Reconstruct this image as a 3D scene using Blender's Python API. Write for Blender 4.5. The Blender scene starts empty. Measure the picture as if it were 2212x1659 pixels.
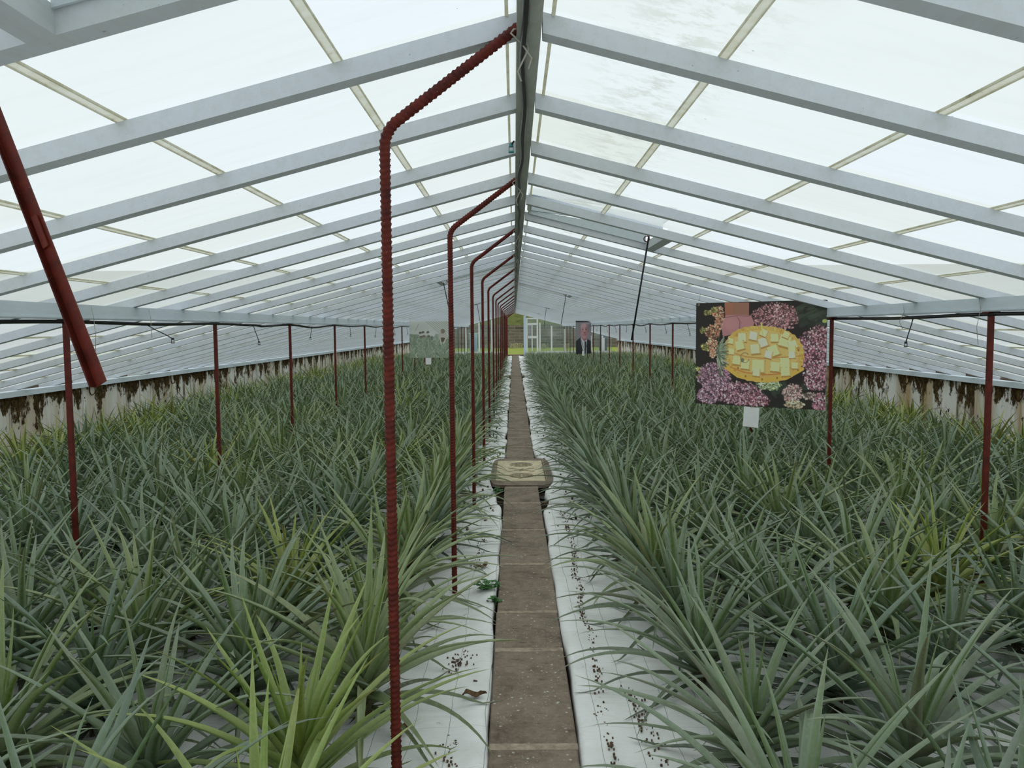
import bpy, math, random
import numpy as np
from mathutils import Matrix, Vector

sc = bpy.context.scene
PI = math.pi

# ------------------------------------------------------------------ camera
cam_d = bpy.data.cameras.new('camera'); cam = bpy.data.objects.new('camera', cam_d)
sc.collection.objects.link(cam); sc.camera = cam
cam_d.sensor_fit = 'HORIZONTAL'; cam_d.sensor_width = 36.0
cam_d.lens = 1700.0 / 2212 * 36
cam_d.clip_start = 0.05; cam_d.clip_end = 400
cam.matrix_world = (Matrix.Translation((-0.0516, 0, 1.5685)) @ Matrix.Rotation(0.0032, 4, 'Z')
                    @ Matrix.Rotation(PI / 2 - 0.071, 4, 'X') @ Matrix.Rotation(-0.0081, 4, 'Z'))
# ------------------------------------------------------------------ sky: flat bright overcast
w = bpy.data.worlds.new('overcast_sky'); sc.world = w; w.use_nodes = True
nt = w.node_tree; nt.nodes.clear()
wo = nt.nodes.new('ShaderNodeOutputWorld'); bg = nt.nodes.new('ShaderNodeBackground')
tc = nt.nodes.new('ShaderNodeTexCoord'); sx = nt.nodes.new('ShaderNodeSeparateXYZ'); cr = nt.nodes.new('ShaderNodeValToRGB')
nt.links.new(tc.outputs['Generated'], sx.inputs[0]); nt.links.new(sx.outputs[2], cr.inputs[0])
cr.color_ramp.elements[0].color = (0.78, 0.83, 0.88, 1); cr.color_ramp.elements[1].color = (0.95, 0.985, 1.0, 1)
nt.links.new(cr.outputs[0], bg.inputs[0]); bg.inputs[1].default_value = 1.16
nt.links.new(bg.outputs[0], wo.inputs[0])
# ------------------------------------------------------------------ exposure
sc.view_settings.view_transform = 'Standard'; sc.view_settings.look = 'None'
sc.view_settings.gamma = 1.0; sc.view_settings.use_curve_mapping = False
sc.view_settings.exposure = 0.0
sc.cycles.max_bounces = 8; sc.cycles.diffuse_bounces = 2; sc.cycles.transparent_max_bounces = 12
sc.cycles.transmission_bounces = 6

# ================================================================== constants
S = 0.76                 # rafter spacing
NB = 58                  # last rafter
YE = 44.46               # end wall
YF = -10.0                # roof start behind the camera
DL, DR = 2.646, 2.699    # side beams
WL, WR = 5.81, 5.79      # side walls
SL = 0.258               # roof slope
RT = 2.454               # rafter top at the ridge
RD, RW = 0.058, 0.062    # rafter depth, width
X0 = 0.036
def roofz(x): return RT - SL * (abs(x) - X0)

ORD = ['first', 'second', 'third', 'fourth', 'fifth', 'sixth', 'seventh', 'eighth', 'ninth', 'tenth', 'eleventh', 'twelfth',
       'thirteenth', 'fourteenth', 'fifteenth', 'sixteenth', 'seventeenth', 'eighteenth', 'nineteenth']
TENS = {20: 'twentieth', 30: 'thirtieth', 40: 'fortieth', 50: 'fiftieth', 60: 'sixtieth'}
TW = {2: 'twenty', 3: 'thirty', 4: 'forty', 5: 'fifty', 6: 'sixty'}
def ordn(n):
    if n <= 19: return ORD[n - 1]
    if n % 10 == 0: return TENS[n]
    return TW[n // 10] + '-' + ORD[n % 10 - 1]

# ================================================================== helpers
class MB:
    """collects geometry for one mesh"""
    def __init__(s): s.v = []; s.f = []
    def add(s, vs, fs):
        b = len(s.v); s.v.extend([tuple(q) for q in vs]); s.f.extend([tuple(b + i for i in f) for f in fs]); return s
    def box(s, x0, x1, y0, y1, z0, z1):
        vs = [(x0, y0, z0), (x1, y0, z0), (x1, y1, z0), (x0, y1, z0), (x0, y0, z1), (x1, y0, z1), (x1, y1, z1), (x0, y1, z1)]
        return s.add(vs, [(0, 3, 2, 1), (4, 5, 6, 7), (0, 1, 5, 4), (1, 2, 6, 5), (2, 3, 7, 6), (3, 0, 4, 7)])
    def bar(s, a, b, w, h, up=(0, 0, 1)):
        a = Vector(a); b = Vector(b); d = (b - a).normalized(); up = Vector(up)
        sd = d.cross(up).normalized(); u = sd.cross(d).normalized()
        vs = []
        for p in (a, b):
            for i, j in ((-1, -1), (1, -1), (1, 1), (-1, 1)): vs.append(p + sd * w / 2 * i + u * h / 2 * j)
        return s.add(vs, [(0, 1, 2, 3), (7, 6, 5, 4), (0, 4, 5, 1), (1, 5, 6, 2), (2, 6, 7, 3), (3, 7, 4, 0)])
    def prism(s, poly, d):
        """poly: 3D points, extruded by the vector d"""
        n = len(poly); d = Vector(d)
        vs = [Vector(p) for p in poly] + [Vector(p) + d for p in poly]
        return s.add(vs, [tuple(range(n - 1, -1, -1)), tuple(range(n, 2 * n))] + [(i, (i + 1) % n, n + (i + 1) % n, n + i) for i in range(n)])
    def tube(s, pts, r, n=8, rad=None, cap=True):
        P = [Vector(p) for p in pts]; m = len(P); N = None; vs = []; ln = 0
        for i in range(m):
            t = (P[min(i + 1, m - 1)] - P[max(i - 1, 0)]).normalized()
            if N is None:
                N = t.cross(Vector((0.31, 0.93, 0.2))).normalized()
            else:
                N = (N - t * N.dot(t)).normalized()
            B = t.cross(N)
            if i: ln += (P[i] - P[i - 1]).length
            for j in range(n):
                a = 2 * PI * j / n
                rr = rad(ln, a, i / (m - 1)) if rad else r
                vs.append(P[i] + (N * math.cos(a) + B * math.sin(a)) * rr)
        fs = [(i * n + j, i * n + (j + 1) % n, (i + 1) * n + (j + 1) % n, (i + 1) * n + j) for i in range(m - 1) for j in range(n)]
        if cap: fs += [tuple(range(n - 1, -1, -1)), tuple((m - 1) * n + j for j in range(n))]
        return s.add(vs, fs)
    def mesh(s, name, mat, smooth=False):
        me = bpy.data.meshes.new(name); me.from_pydata(s.v, [], s.f)
        me.materials.append(mat)
        if smooth: me.polygons.foreach_set('use_smooth', [True] * len(me.polygons))
        me.update(); return me
    def build(s, name, mat, parent=None, smooth=False):
        return link(name, s.mesh(name, mat, smooth), parent)

def link(name, data, parent=None):
    o = bpy.data.objects.new(name, data); sc.collection.objects.link(o)
    if parent: o.parent = parent
    return o
def tag(o, label, cat, group=None, kind=None):
    if label: o['label'] = label
    if cat: o['category'] = cat
    if group: o['group'] = group
    if kind: o['kind'] = kind
    return o
def empty(name, loc=(0, 0, 0), rz=0.0):
    o = bpy.data.objects.new(name, None); sc.collection.objects.link(o)
    o.location = loc; o.rotation_euler = (0, 0, rz); o.empty_display_size = 0.1; return o
def struct(o, label=None, cat=None):
    o['kind'] = 'structure'
    if label: o['label'] = label
    if cat: o['category'] = cat
    return o
def dup(o, loc=None, rz=None):
    c = o.copy(); sc.collection.objects.link(c)
    for ch in list(o.children):
        d = ch.copy(); sc.collection.objects.link(d); d.parent = c
        for g in list(ch.children):
            e = g.copy(); sc.collection.objects.link(e); e.parent = d
    if loc is not None: c.location = loc
    if rz is not None: c.rotation_euler = (0, 0, rz)
    return c

# ================================================================== materials
class NT:
    def __init__(s, name):
        s.m = bpy.data.materials.new(name); s.m.use_nodes = True; s.t = s.m.node_tree; s.t.nodes.clear()
        s.out = s.n('ShaderNodeOutputMaterial')
    def n(s, typ, **kw):
        nd = s.t.nodes.new(typ)
        for k, v in kw.items(): setattr(nd, k, v)
        return nd
    def l(s, a, b): s.t.links.new(a, b)
    def val(s, sock, v):
        if hasattr(v, 'is_output') or hasattr(v, 'links') and not isinstance(v, (int, float, tuple)): s.l(v, sock)
        else: sock.default_value = v
    def pos(s, scale=(1, 1, 1), obj=False):
        g = s.n('ShaderNodeTexCoord') if obj else s.n('ShaderNodeNewGeometry')
        mp = s.n('ShaderNodeMapping'); mp.inputs['Scale'].default_value = scale
        s.l(g.outputs['Object'] if obj else g.outputs['Position'], mp.inputs[0]); return mp.outputs[0]
    def noise(s, vec, scale=5, detail=4, rough=0.6):
        x = s.n('ShaderNodeTexNoise'); x.inputs['Scale'].default_value = scale; x.inputs['Detail'].default_value = detail
        x.inputs['Roughness'].default_value = rough; s.l(vec, x.inputs['Vector']); return x.outputs[0]
    def ramp(s, v, *st):
        r = s.n('ShaderNodeValToRGB'); e = r.color_ramp.elements
        while len(e) < len(st): e.new(0.5)
        for i, (p, c) in enumerate(st):
            e[i].position = p; e[i].color = (c, c, c, 1) if isinstance(c, (int, float)) else (*c, 1)
        s.l(v, r.inputs[0]); return r.outputs[0]
    def mix(s, f, a, b, mode='MIX'):
        m = s.n('ShaderNodeMix', data_type='RGBA', blend_type=mode)
        s.val(m.inputs[0], f)
        for k, v in ((6, a), (7, b)):
            if isinstance(v, tuple): m.inputs[k].default_value = (*v, 1)
            else: s.l(v, m.inputs[k])
        return m.outputs[2]
    def math(s, op, a, b=0.0, clamp=False):
        m = s.n('ShaderNodeMath', operation=op, use_clamp=clamp); s.val(m.inputs[0], a); s.val(m.inputs[1], b); return m.outputs[0]
    def bsdf(s, col, rough=0.6, spec=0.3, metal=0.0, bump=None, bs=0.3, bd=0.01):
        p = s.n('ShaderNodeBsdfPrincipled')
        if isinstance(col, tuple): p.inputs['Base Color'].default_value = (*col, 1)
        else: s.l(col, p.inputs['Base Color'])
        s.val(p.inputs['Roughness'], rough); p.inputs['Specular IOR Level'].default_value = spec; p.inputs['Metallic'].default_value = metal
        if bump is not None:
            b = s.n('ShaderNodeBump'); b.inputs['Strength'].default_value = bs; b.inputs['Distance'].default_value = bd
            s.l(bump, b.inputs['Height']); s.l(b.outputs[0], p.inputs['Normal'])
        s.l(p.outputs[0], s.out.inputs[0]); return p

def mat_paint(name, c, dirt, amt=0.35):
    m = NT(name); v = m.pos((6, 1.5, 6)); n1 = m.noise(v, 6, 6, 0.7)
    n2 = m.noise(m.pos((1, 1, 1)), 1.2, 4)
    f = m.math('MULTIPLY', m.ramp(n1, (0.45, 0.0), (0.75, 1.0)), amt)
    col = m.mix(f, c, dirt)
    col = m.mix(m.math('MULTIPLY', m.ramp(n2, (0.35, 0.0), (0.7, 1.0)), 0.22), col, tuple(x * 0.72 for x in c))
    sp = m.ramp(m.noise(m.pos((1, 1, 1)), 55, 2), (0.22, 1.0), (0.27, 0.0))
    col = m.mix(m.math('MULTIPLY', sp, 0.5), col, (0.12, 0.12, 0.09))
    m.bsdf(col, 0.62, 0.25, bump=n1, bs=0.15, bd=0.003); return m.m
M_RAFT = mat_paint('grey_blue_paint', (0.68, 0.72, 0.765), (0.48, 0.49, 0.42))
M_BEAM = mat_paint('pale_beam_paint', (0.66, 0.74, 0.79), (0.48, 0.52, 0.50), 0.3)
M_RIDGE = mat_paint('ridge_paint', (0.52, 0.54, 0.50), (0.30, 0.32, 0.20), 0.6)
M_WHITE = mat_paint('white_paint', (0.80, 0.82, 0.78), (0.6, 0.6, 0.5), 0.3)
M_BLUE = mat_paint('pale_blue_paint', (0.60, 0.72, 0.82), (0.5, 0.6, 0.6), 0.3)
def mat_lath():
    m = NT('cream_putty_strip'); n = m.noise(m.pos((1, 1, 1)), 14, 6, 0.7)
    col = m.ramp(n, (0.4, (0.84, 0.83, 0.74)), (0.6, (0.74, 0.72, 0.59)), (0.78, (0.36, 0.34, 0.23)))
    d = m.n('ShaderNodeBsdfDiffuse'); m.l(col, d.inputs[0]); t = m.n('ShaderNodeBsdfTranslucent'); m.l(col, t.inputs[0])
    x = m.n('ShaderNodeMixShader'); x.inputs[0].default_value = 0.72; m.l(d.outputs[0], x.inputs[1]); m.l(t.outputs[0], x.inputs[2]); m.l(x.outputs[0], m.out.inputs[0]); return m.m
M_LATH = mat_lath()

def mat_red():
    m = NT('oxide_red_paint'); n = m.noise(m.pos((1, 1, 1), True), 22, 5, 0.7)
    col = m.ramp(n, (0.3, (0.050, 0.009, 0.006)), (0.55, (0.120, 0.016, 0.009)), (0.8, (0.18, 0.028, 0.014)))
    ch = m.ramp(m.noise(m.pos((1, 1, 1), True), 130, 2), (0.25, 1.0), (0.29, 0.0))
    col = m.mix(m.math('MULTIPLY', ch, 0.6), col, (0.30, 0.22, 0.18))
    m.bsdf(col, 0.5, 0.22, bump=n, bs=0.2, bd=0.002); return m.m
M_RED = mat_red()
def mat_flat(name, c, rough=0.6, spec=0.3, var=0.25, sc_=12.0):
    m = NT(name); n = m.noise(m.pos((1, 1, 1), True), sc_, 4)
    col = m.ramp(n, (0.3, tuple(x * (1 - var) for x in c)), (0.7, tuple(min(1, x * (1 + var)) for x in c)))
    m.bsdf(col, rough, spec); return m.m
M_BLACK = mat_flat('black_plastic', (0.012, 0.012, 0.014), 0.4, 0.4)
M_TEAL = mat_flat('teal_plastic', (0.06, 0.24, 0.24), 0.4, 0.4)
M_WIRE = mat_flat('pale_wire', (0.42, 0.40, 0.34), 0.5)
M_CRUMB = mat_flat('crumbly_soil', (0.13, 0.09, 0.06), 0.95, 0.05, 0.5, 60)
M_ROOT = mat_flat('brown_root', (0.075, 0.035, 0.018), 0.9, 0.1)
M_DEAD = mat_flat('dead_leaf', (0.16, 0.10, 0.055), 0.9, 0.1, 0.5, 40)
M_CARD = mat_flat('white_card', (0.92, 0.92, 0.90), 0.6, 0.2, 0.04)
M_STEM = mat_flat('plant_stem', (0.10, 0.085, 0.045), 0.9, 0.1, 0.4, 30)
M_WEED = mat_flat('weed_green', (0.05, 0.17, 0.035), 0.6, 0.3, 0.4, 30)

def mat_glass_roof():
    m = NT('whitewashed_roof_glass')
    at = m.n('ShaderNodeAttribute', attribute_name='pane')
    v = m.pos((1.0, 6.0, 1.0)); n = m.noise(v, 2.2, 6, 0.65)
    n2 = m.noise(m.pos((1, 1, 1)), 1.3, 4, 0.6)
    base = m.ramp(at.outputs['Fac'], (0.0, (0.80, 0.84, 0.77)), (0.40, (0.86, 0.90, 0.87)), (1.0, (0.88, 0.935, 0.955)))
    col = m.mix(m.math('MULTIPLY', m.ramp(n, (0.50, 0.0), (0.8, 1.0)), 0.22), base, (0.66, 0.72, 0.66))
    col = m.mix(m.math('MULTIPLY', m.ramp(n2, (0.52, 0.0), (0.72, 1.0)), 0.16), col, (0.70, 0.76, 0.66))
    # mossy film on the glass next to the ridge and fly specks
    g = m.n('ShaderNodeNewGeometry'); sp = m.n('ShaderNodeSeparateXYZ'); m.l(g.outputs['Position'], sp.inputs[0])
    xr = m.math('ABSOLUTE', m.math('SUBTRACT', sp.outputs[0], 0.42))
    near = m.ramp(xr, (0.0, 1.0), (0.30, 0.0))
    film = m.math('MULTIPLY', near, m.ramp(m.noise(m.pos((1, 1.6, 1)), 9, 7, 0.75), (0.48, 0.0), (0.60, 1.0)))
    col = m.mix(m.math('MULTIPLY', film, 0.5), col, (0.50, 0.54, 0.44))
    fly = m.ramp(m.noise(m.pos((1, 1, 1)), 34, 1), (0.17, 1.0), (0.19, 0.0))
    col = m.mix(m.math('MULTIPLY', fly, 0.6), col, (0.2, 0.22, 0.22))
    tr = m.n('ShaderNodeBsdfTranslucent'); m.l(col, tr.inputs[0])
    tp = m.n('ShaderNodeBsdfTransparent'); m.l(col, tp.inputs[0])
    df = m.n('ShaderNodeBsdfDiffuse'); m.l(col, df.inputs[0])
    a = m.n('ShaderNodeMixShader'); a.inputs[0].default_value = 0.34; m.l(tr.outputs[0], a.inputs[1]); m.l(tp.outputs[0], a.inputs[2])
    b = m.n('ShaderNodeMixShader'); b.inputs[0].default_value = 0.07; m.l(a.outputs[0], b.inputs[1]); m.l(df.outputs[0], b.inputs[2])
    m.l(b.outputs[0], m.out.inputs[0]); return m.m
M_ROOF = mat_glass_roof()
def mat_clear():
    m = NT('clear_glass'); tp = m.n('ShaderNodeBsdfTransparent'); tp.inputs[0].default_value = (0.86, 0.93, 0.92, 1)
    gl = m.n('ShaderNodeBsdfGlossy'); gl.inputs['Roughness'].default_value = 0.05
    df = m.n('ShaderNodeBsdfDiffuse'); df.inputs[0].default_value = (0.7, 0.75, 0.72, 1)
    a = m.n('ShaderNodeMixShader'); a.inputs[0].default_value = 0.08; m.l(tp.outputs[0], a.inputs[1]); m.l(gl.outputs[0], a.inputs[2])
    b = m.n('ShaderNodeMixShader'); b.inputs[0].default_value = 0.07; m.l(a.outputs[0], b.inputs[1]); m.l(df.outputs[0], b.inputs[2])
    m.l(b.outputs[0], m.out.inputs[0]); return m.m
M_CLEAR = mat_clear()

def mat_wall(name, ochre):
    m = NT(name); g = m.n('ShaderNodeNewGeometry'); sp = m.n('ShaderNodeSeparateXYZ'); m.l(g.outputs['Position'], sp.inputs[0])
    z = sp.outputs[2]
    base = m.ramp(m.noise(m.pos((1, 1.2, 0.5)), 1.6, 6, 0.65), (0.3, (0.62, 0.59, 0.50)), (0.55, (0.80, 0.79, 0.73)), (0.8, (0.68, 0.63, 0.51)))
    st = m.noise(m.pos((1, 1.5, 0.10)), 1.5, 5, 0.62)
    col = m.mix(m.math('MULTIPLY', m.ramp(st, (0.47, 0.0), (0.62, 1.0)), ochre), base, (0.42, 0.29, 0.13))
    st2 = m.noise(m.pos((1, 2.6, 0.16)), 1.9, 6, 0.68)
    col = m.mix(m.math('MULTIPLY', m.ramp(st2, (0.55, 0.0), (0.62, 1.0)), 0.9), col, (0.13, 0.078, 0.030))
    sp3 = m.noise(m.pos((1, 3.0, 1.5)), 4.2, 4, 0.6)
    col = m.mix(m.ramp(sp3, (0.665, 0.0), (0.68, 1.0)), col, (0.05, 0.04, 0.02))
    # creeping moss: thick under the plate, hanging down in ragged tongues
    up = m.n('ShaderNodeMapRange'); up.inputs[1].default_value = 0.20; up.inputs[2].default_value = 0.84
    up.inputs[3].default_value = -0.10; up.inputs[4].default_value = 0.10; m.l(z, up.inputs[0])
    mo = m.noise(m.pos((1, 1.0, 0.55)), 2.6, 9, 0.72)
    t = m.math('ADD', mo, up.outputs[0])
    col = m.mix(m.ramp(t, (0.53, 0.0), (0.56, 1.0)), col, m.ramp(m.noise(m.pos(), 22, 4), (0.35, (0.022, 0.014, 0.006)), (0.6, (0.085, 0.055, 0.018)), (0.75, (0.12, 0.10, 0.03))))
    m.bsdf(col, 0.9, 0.1, bump=mo, bs=0.4, bd=0.02); return m.m
M_WALL_L = mat_wall('stained_plaster', 0.6); M_WALL_R = mat_wall('ochre_stained_plaster', 0.9)

def mat_path():
    m = NT('weathered_concrete'); n = m.noise(m.pos(), 3.0, 8, 0.75); n2 = m.noise(m.pos(), 26, 5, 0.7)
    col = m.ramp(n, (0.3, (0.11, 0.082, 0.060)), (0.5, (0.215, 0.165, 0.125)), (0.7, (0.32, 0.255, 0.195)))
    col = m.mix(m.math('MULTIPLY', m.ramp(n2, (0.4, 0.0), (0.7, 1.0)), 0.45), col, (0.37, 0.31, 0.24))
    v = m.n('ShaderNodeTexVoronoi'); v.inputs['Scale'].default_value = 26; m.l(m.pos(), v.inputs['Vector'])
    ms = m.math('MULTIPLY', m.ramp(v.outputs[0], (0.10, 1.0), (0.19, 0.0)), m.ramp(m.noise(m.pos(), 5, 3), (0.46, 0.0), (0.54, 1.0)))
    col = m.mix(ms, col, (0.52, 0.50, 0.44))
    v2 = m.n('ShaderNodeTexVoronoi'); v2.inputs['Scale'].default_value = 60; m.l(m.pos(), v2.inputs['Vector'])
    col = m.mix(m.math('MULTIPLY', m.ramp(v2.outputs[0], (0.12, 1.0), (0.2, 0.0)), m.ramp(m.noise(m.pos(), 4, 4), (0.44, 0.0), (0.6, 0.9))), col, (0.58, 0.54, 0.46))
    dk = m.ramp(m.noise(m.pos((1, 2.5, 1)), 8, 6, 0.7), (0.58, 0.0), (0.7, 1.0))
    col = m.mix(m.math('MULTIPLY', dk, 0.7), col, (0.06, 0.047, 0.036))
    m.bsdf(col, 0.9, 0.15, bump=n2, bs=0.5, bd=0.006); return m.m
M_PATH = mat_path()
M_MORTAR = mat_flat('pale_mortar', (0.36, 0.295, 0.22), 0.9, 0.1, 0.35, 30)
M_CREAM = mat_flat('cream_cast_panel', (0.60, 0.52, 0.35), 0.85, 0.1, 0.22, 9)
M_CAST = mat_flat('dark_cast_line', (0.33, 0.28, 0.19), 0.85, 0.1, 0.3, 40)

def mat_cloth():
    m = NT('white_ground_cloth'); g = m.n('ShaderNodeNewGeometry'); sp = m.n('ShaderNodeSeparateXYZ')
    wv = m.noise(m.pos(), 1.5, 2); wob = m.math('MULTIPLY', wv, 0.06)
    m.l(g.outputs['Position'], sp.inputs[0])
    def lines(sock, per, wid):
        q = m.math('FRACT', m.math('DIVIDE', m.math('ADD', sock, wob), per))
        return m.math('LESS_THAN', q, wid)
    n = m.noise(m.pos(), 2.3, 6, 0.7)
    col = m.ramp(n, (0.3, (0.80, 0.80, 0.76)), (0.6, (0.90, 0.905, 0.88)), (0.8, (0.83, 0.835, 0.80)))
    dirt = m.noise(m.pos((1, 1, 1)), 13, 8, 0.8)
    d2 = m.noise(m.pos((1, 1, 1)), 1.7, 4, 0.6)
    dm = m.math('MULTIPLY', m.ramp(dirt, (0.60, 0.0), (0.68, 1.0)), m.ramp(d2, (0.42, 0.0), (0.62, 1.0)))
    col = m.mix(m.math('MULTIPLY', dm, 0.8), col, (0.13, 0.10, 0.07))
    L = m.math('MULTIPLY', lines(sp.outputs[0], 0.145, 0.016), 0.65)
    col = m.mix(L, col, (0.06, 0.10, 0.08))
    L2 = m.math('MULTIPLY', lines(sp.outputs[1], 0.30, 0.008), 0.30)
    col = m.mix(L2, col, (0.10, 0.14, 0.12))
    cr = m.noise(m.pos((1, 2.5, 1)), 5, 4, 0.55)
    m.bsdf(col, 0.75, 0.15, bump=cr, bs=0.6, bd=0.03); return m.m
M_CLOTH = mat_cloth()
def mat_soil():
    m = NT('dark_soil'); n = m.noise(m.pos(), 9, 7, 0.75)
    m.bsdf(m.ramp(n, (0.3, (0.02, 0.015, 0.01)), (0.7, (0.075, 0.055, 0.035))), 0.95, 0.1, bump=n, bs=0.8, bd=0.03); return m.m
M_SOIL = mat_soil()
def mat_grass(name, a, b, c):
    m = NT(name); n = m.noise(m.pos((1, 1, 2)), 1.6, 7, 0.75)
    m.bsdf(m.ramp(n, (0.3, a), (0.5, b), (0.7, c)), 0.9, 0.1, bump=n, bs=0.6, bd=0.1); return m.m
M_LAWN = mat_grass('bright_lawn', (0.14, 0.19, 0.03), (0.27, 0.33, 0.06), (0.36, 0.38, 0.09))
M_BANK = mat_grass('olive_hedge', (0.05, 0.07, 0.018), (0.11, 0.13, 0.035), (0.17, 0.18, 0.05))
def mat_stone():
    m = NT('stone_blocks'); v = m.pos((1, 1, 1))
    mp = m.n('ShaderNodeMapping'); mp.inputs['Rotation'].default_value = (PI / 2, 0, 0); m.l(v, mp.inputs[0])
    b = m.n('ShaderNodeTexBrick'); b.inputs['Scale'].default_value = 1.0; b.inputs['Brick Width'].default_value = 0.8
    b.inputs['Row Height'].default_value = 0.24; b.inputs['Mortar Size'].default_value = 0.022
    b.inputs['Color1'].default_value = (0.10, 0.083, 0.068, 1); b.inputs['Color2'].default_value = (0.20, 0.168, 0.135, 1); b.inputs['Mortar'].default_value = (0.26, 0.24, 0.19, 1)
    m.l(mp.outputs[0], b.inputs['Vector'])
    n = m.noise(m.pos(), 2.0, 5)
    col = m.mix(m.math('MULTIPLY', m.ramp(n, (0.45, 0.0), (0.7, 1.0)), 0.5), b.outputs[0], (0.12, 0.115, 0.07))
    m.bsdf(col, 0.95, 0.1); return m.m
M_STONE = mat_stone()

def mat_leaf(name, far=False, heart=False):
    m = NT(name)
    at = m.n('ShaderNodeAttribute', attribute_name='leaf'); sp = m.n('ShaderNodeSeparateColor'); m.l(at.outputs['Color'], sp.inputs[0])
    t, u, r = sp.outputs[0], sp.outputs[1], sp.outputs[2]
    if far:
        ti = m.n('ShaderNodeAttribute', attribute_name='tint').outputs['Color']
    else:
        ti = m.n('ShaderNodeObjectInfo').outputs['Color']
    rk = at.outputs['Alpha']
    ctr = m.mix(r, (0.060, 0.105, 0.028), (0.145, 0.215, 0.065))
    edge = m.mix(r, (0.175, 0.235, 0.145), (0.37, 0.43, 0.30))
    col = m.mix(m.ramp(u, (0.25, 0.0), (0.85, 1.0)), ctr, edge)
    # silvery bloom towards the leaf base, dark red-brown at some tips
    col = m.mix(m.ramp(t, (0.0, 0.55), (0.5, 0.0)), col, (0.30, 0.365, 0.285))
    tipm = m.math('MULTIPLY', m.ramp(t, (0.70, 0.0), (1.0, 0.85)), m.ramp(r, (0.35, 0.25), (0.9, 1.0)))
    col = m.mix(tipm, col, (0.27, 0.19, 0.13))
    sh = m.math('MULTIPLY', m.ramp(m.math('FRACT', m.math('MULTIPLY', r, 17.3)), (0.80, 0.0), (0.95, 1.0)), 0.5)
    col = m.mix(sh, col, (0.23, 0.175, 0.13))
    geo = m.n('ShaderNodeNewGeometry')
    col = m.mix(m.math('MULTIPLY', geo.outputs['Backfacing'], 0.55), col, (0.29, 0.335, 0.265))
    # lower leaves: duller and browner with age, plus understory shade put into the colour
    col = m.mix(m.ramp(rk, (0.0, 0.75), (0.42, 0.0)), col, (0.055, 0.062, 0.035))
    col = m.mix(m.math('MULTIPLY', m.ramp(rk, (0.68, 0.0), (0.95, 0.55)), m.ramp(u, (0.3, 1.0), (0.8, 0.0))), col, (0.20, 0.30, 0.075))
    if not far:
        st = m.noise(m.pos((1, 1, 1), True), 60, 3)
        col = m.mix(m.math('MULTIPLY', m.ramp(st, (0.45, 0.0), (0.7, 1.0)), 0.25), col, (0.42, 0.46, 0.36))
    col = m.mix(1.0, col, ti, 'MULTIPLY')
    p = m.bsdf(col, 0.36, 0.5)
    tl = m.n('ShaderNodeBsdfTranslucent'); m.l(m.mix(1.0, col, (1.0, 1.25, 0.45), 'MULTIPLY'), tl.inputs[0])
    mx = m.n('ShaderNodeMixShader'); mx.inputs[0].default_value = 0.07
    m.l(p.outputs[0], mx.inputs[1]); m.l(tl.outputs[0], mx.inputs[2]); m.l(mx.outputs[0], m.out.inputs[0]); return m.m
M_LEAF = mat_leaf('pineapple_leaf'); M_LEAF_FAR = mat_leaf('pineapple_leaf_distant', True)
def mat_print():
    m = NT('printed_sheet'); at = m.n('ShaderNodeAttribute', attribute_name='ink'); m.bsdf(at.outputs['Color'], 0.45, 0.3); return m.m
M_PRINT = mat_print()

# ================================================================== the setting
# floor of dark soil under everything
o = MB().box(-90, 90, -30, 46.5, -0.30, -0.06).build('floor', M_SOIL); struct(o)
# side walls
for sd, W, mt, nm in ((-1, WL, M_WALL_L, 'wall_left'), (1, WR, M_WALL_R, 'wall_right')):
    a, b = sorted((sd * W, sd * (W + 0.22)))
    struct(MB().box(a, b, YF, YE, -0.1, 0.826).build(nm, mt))
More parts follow.
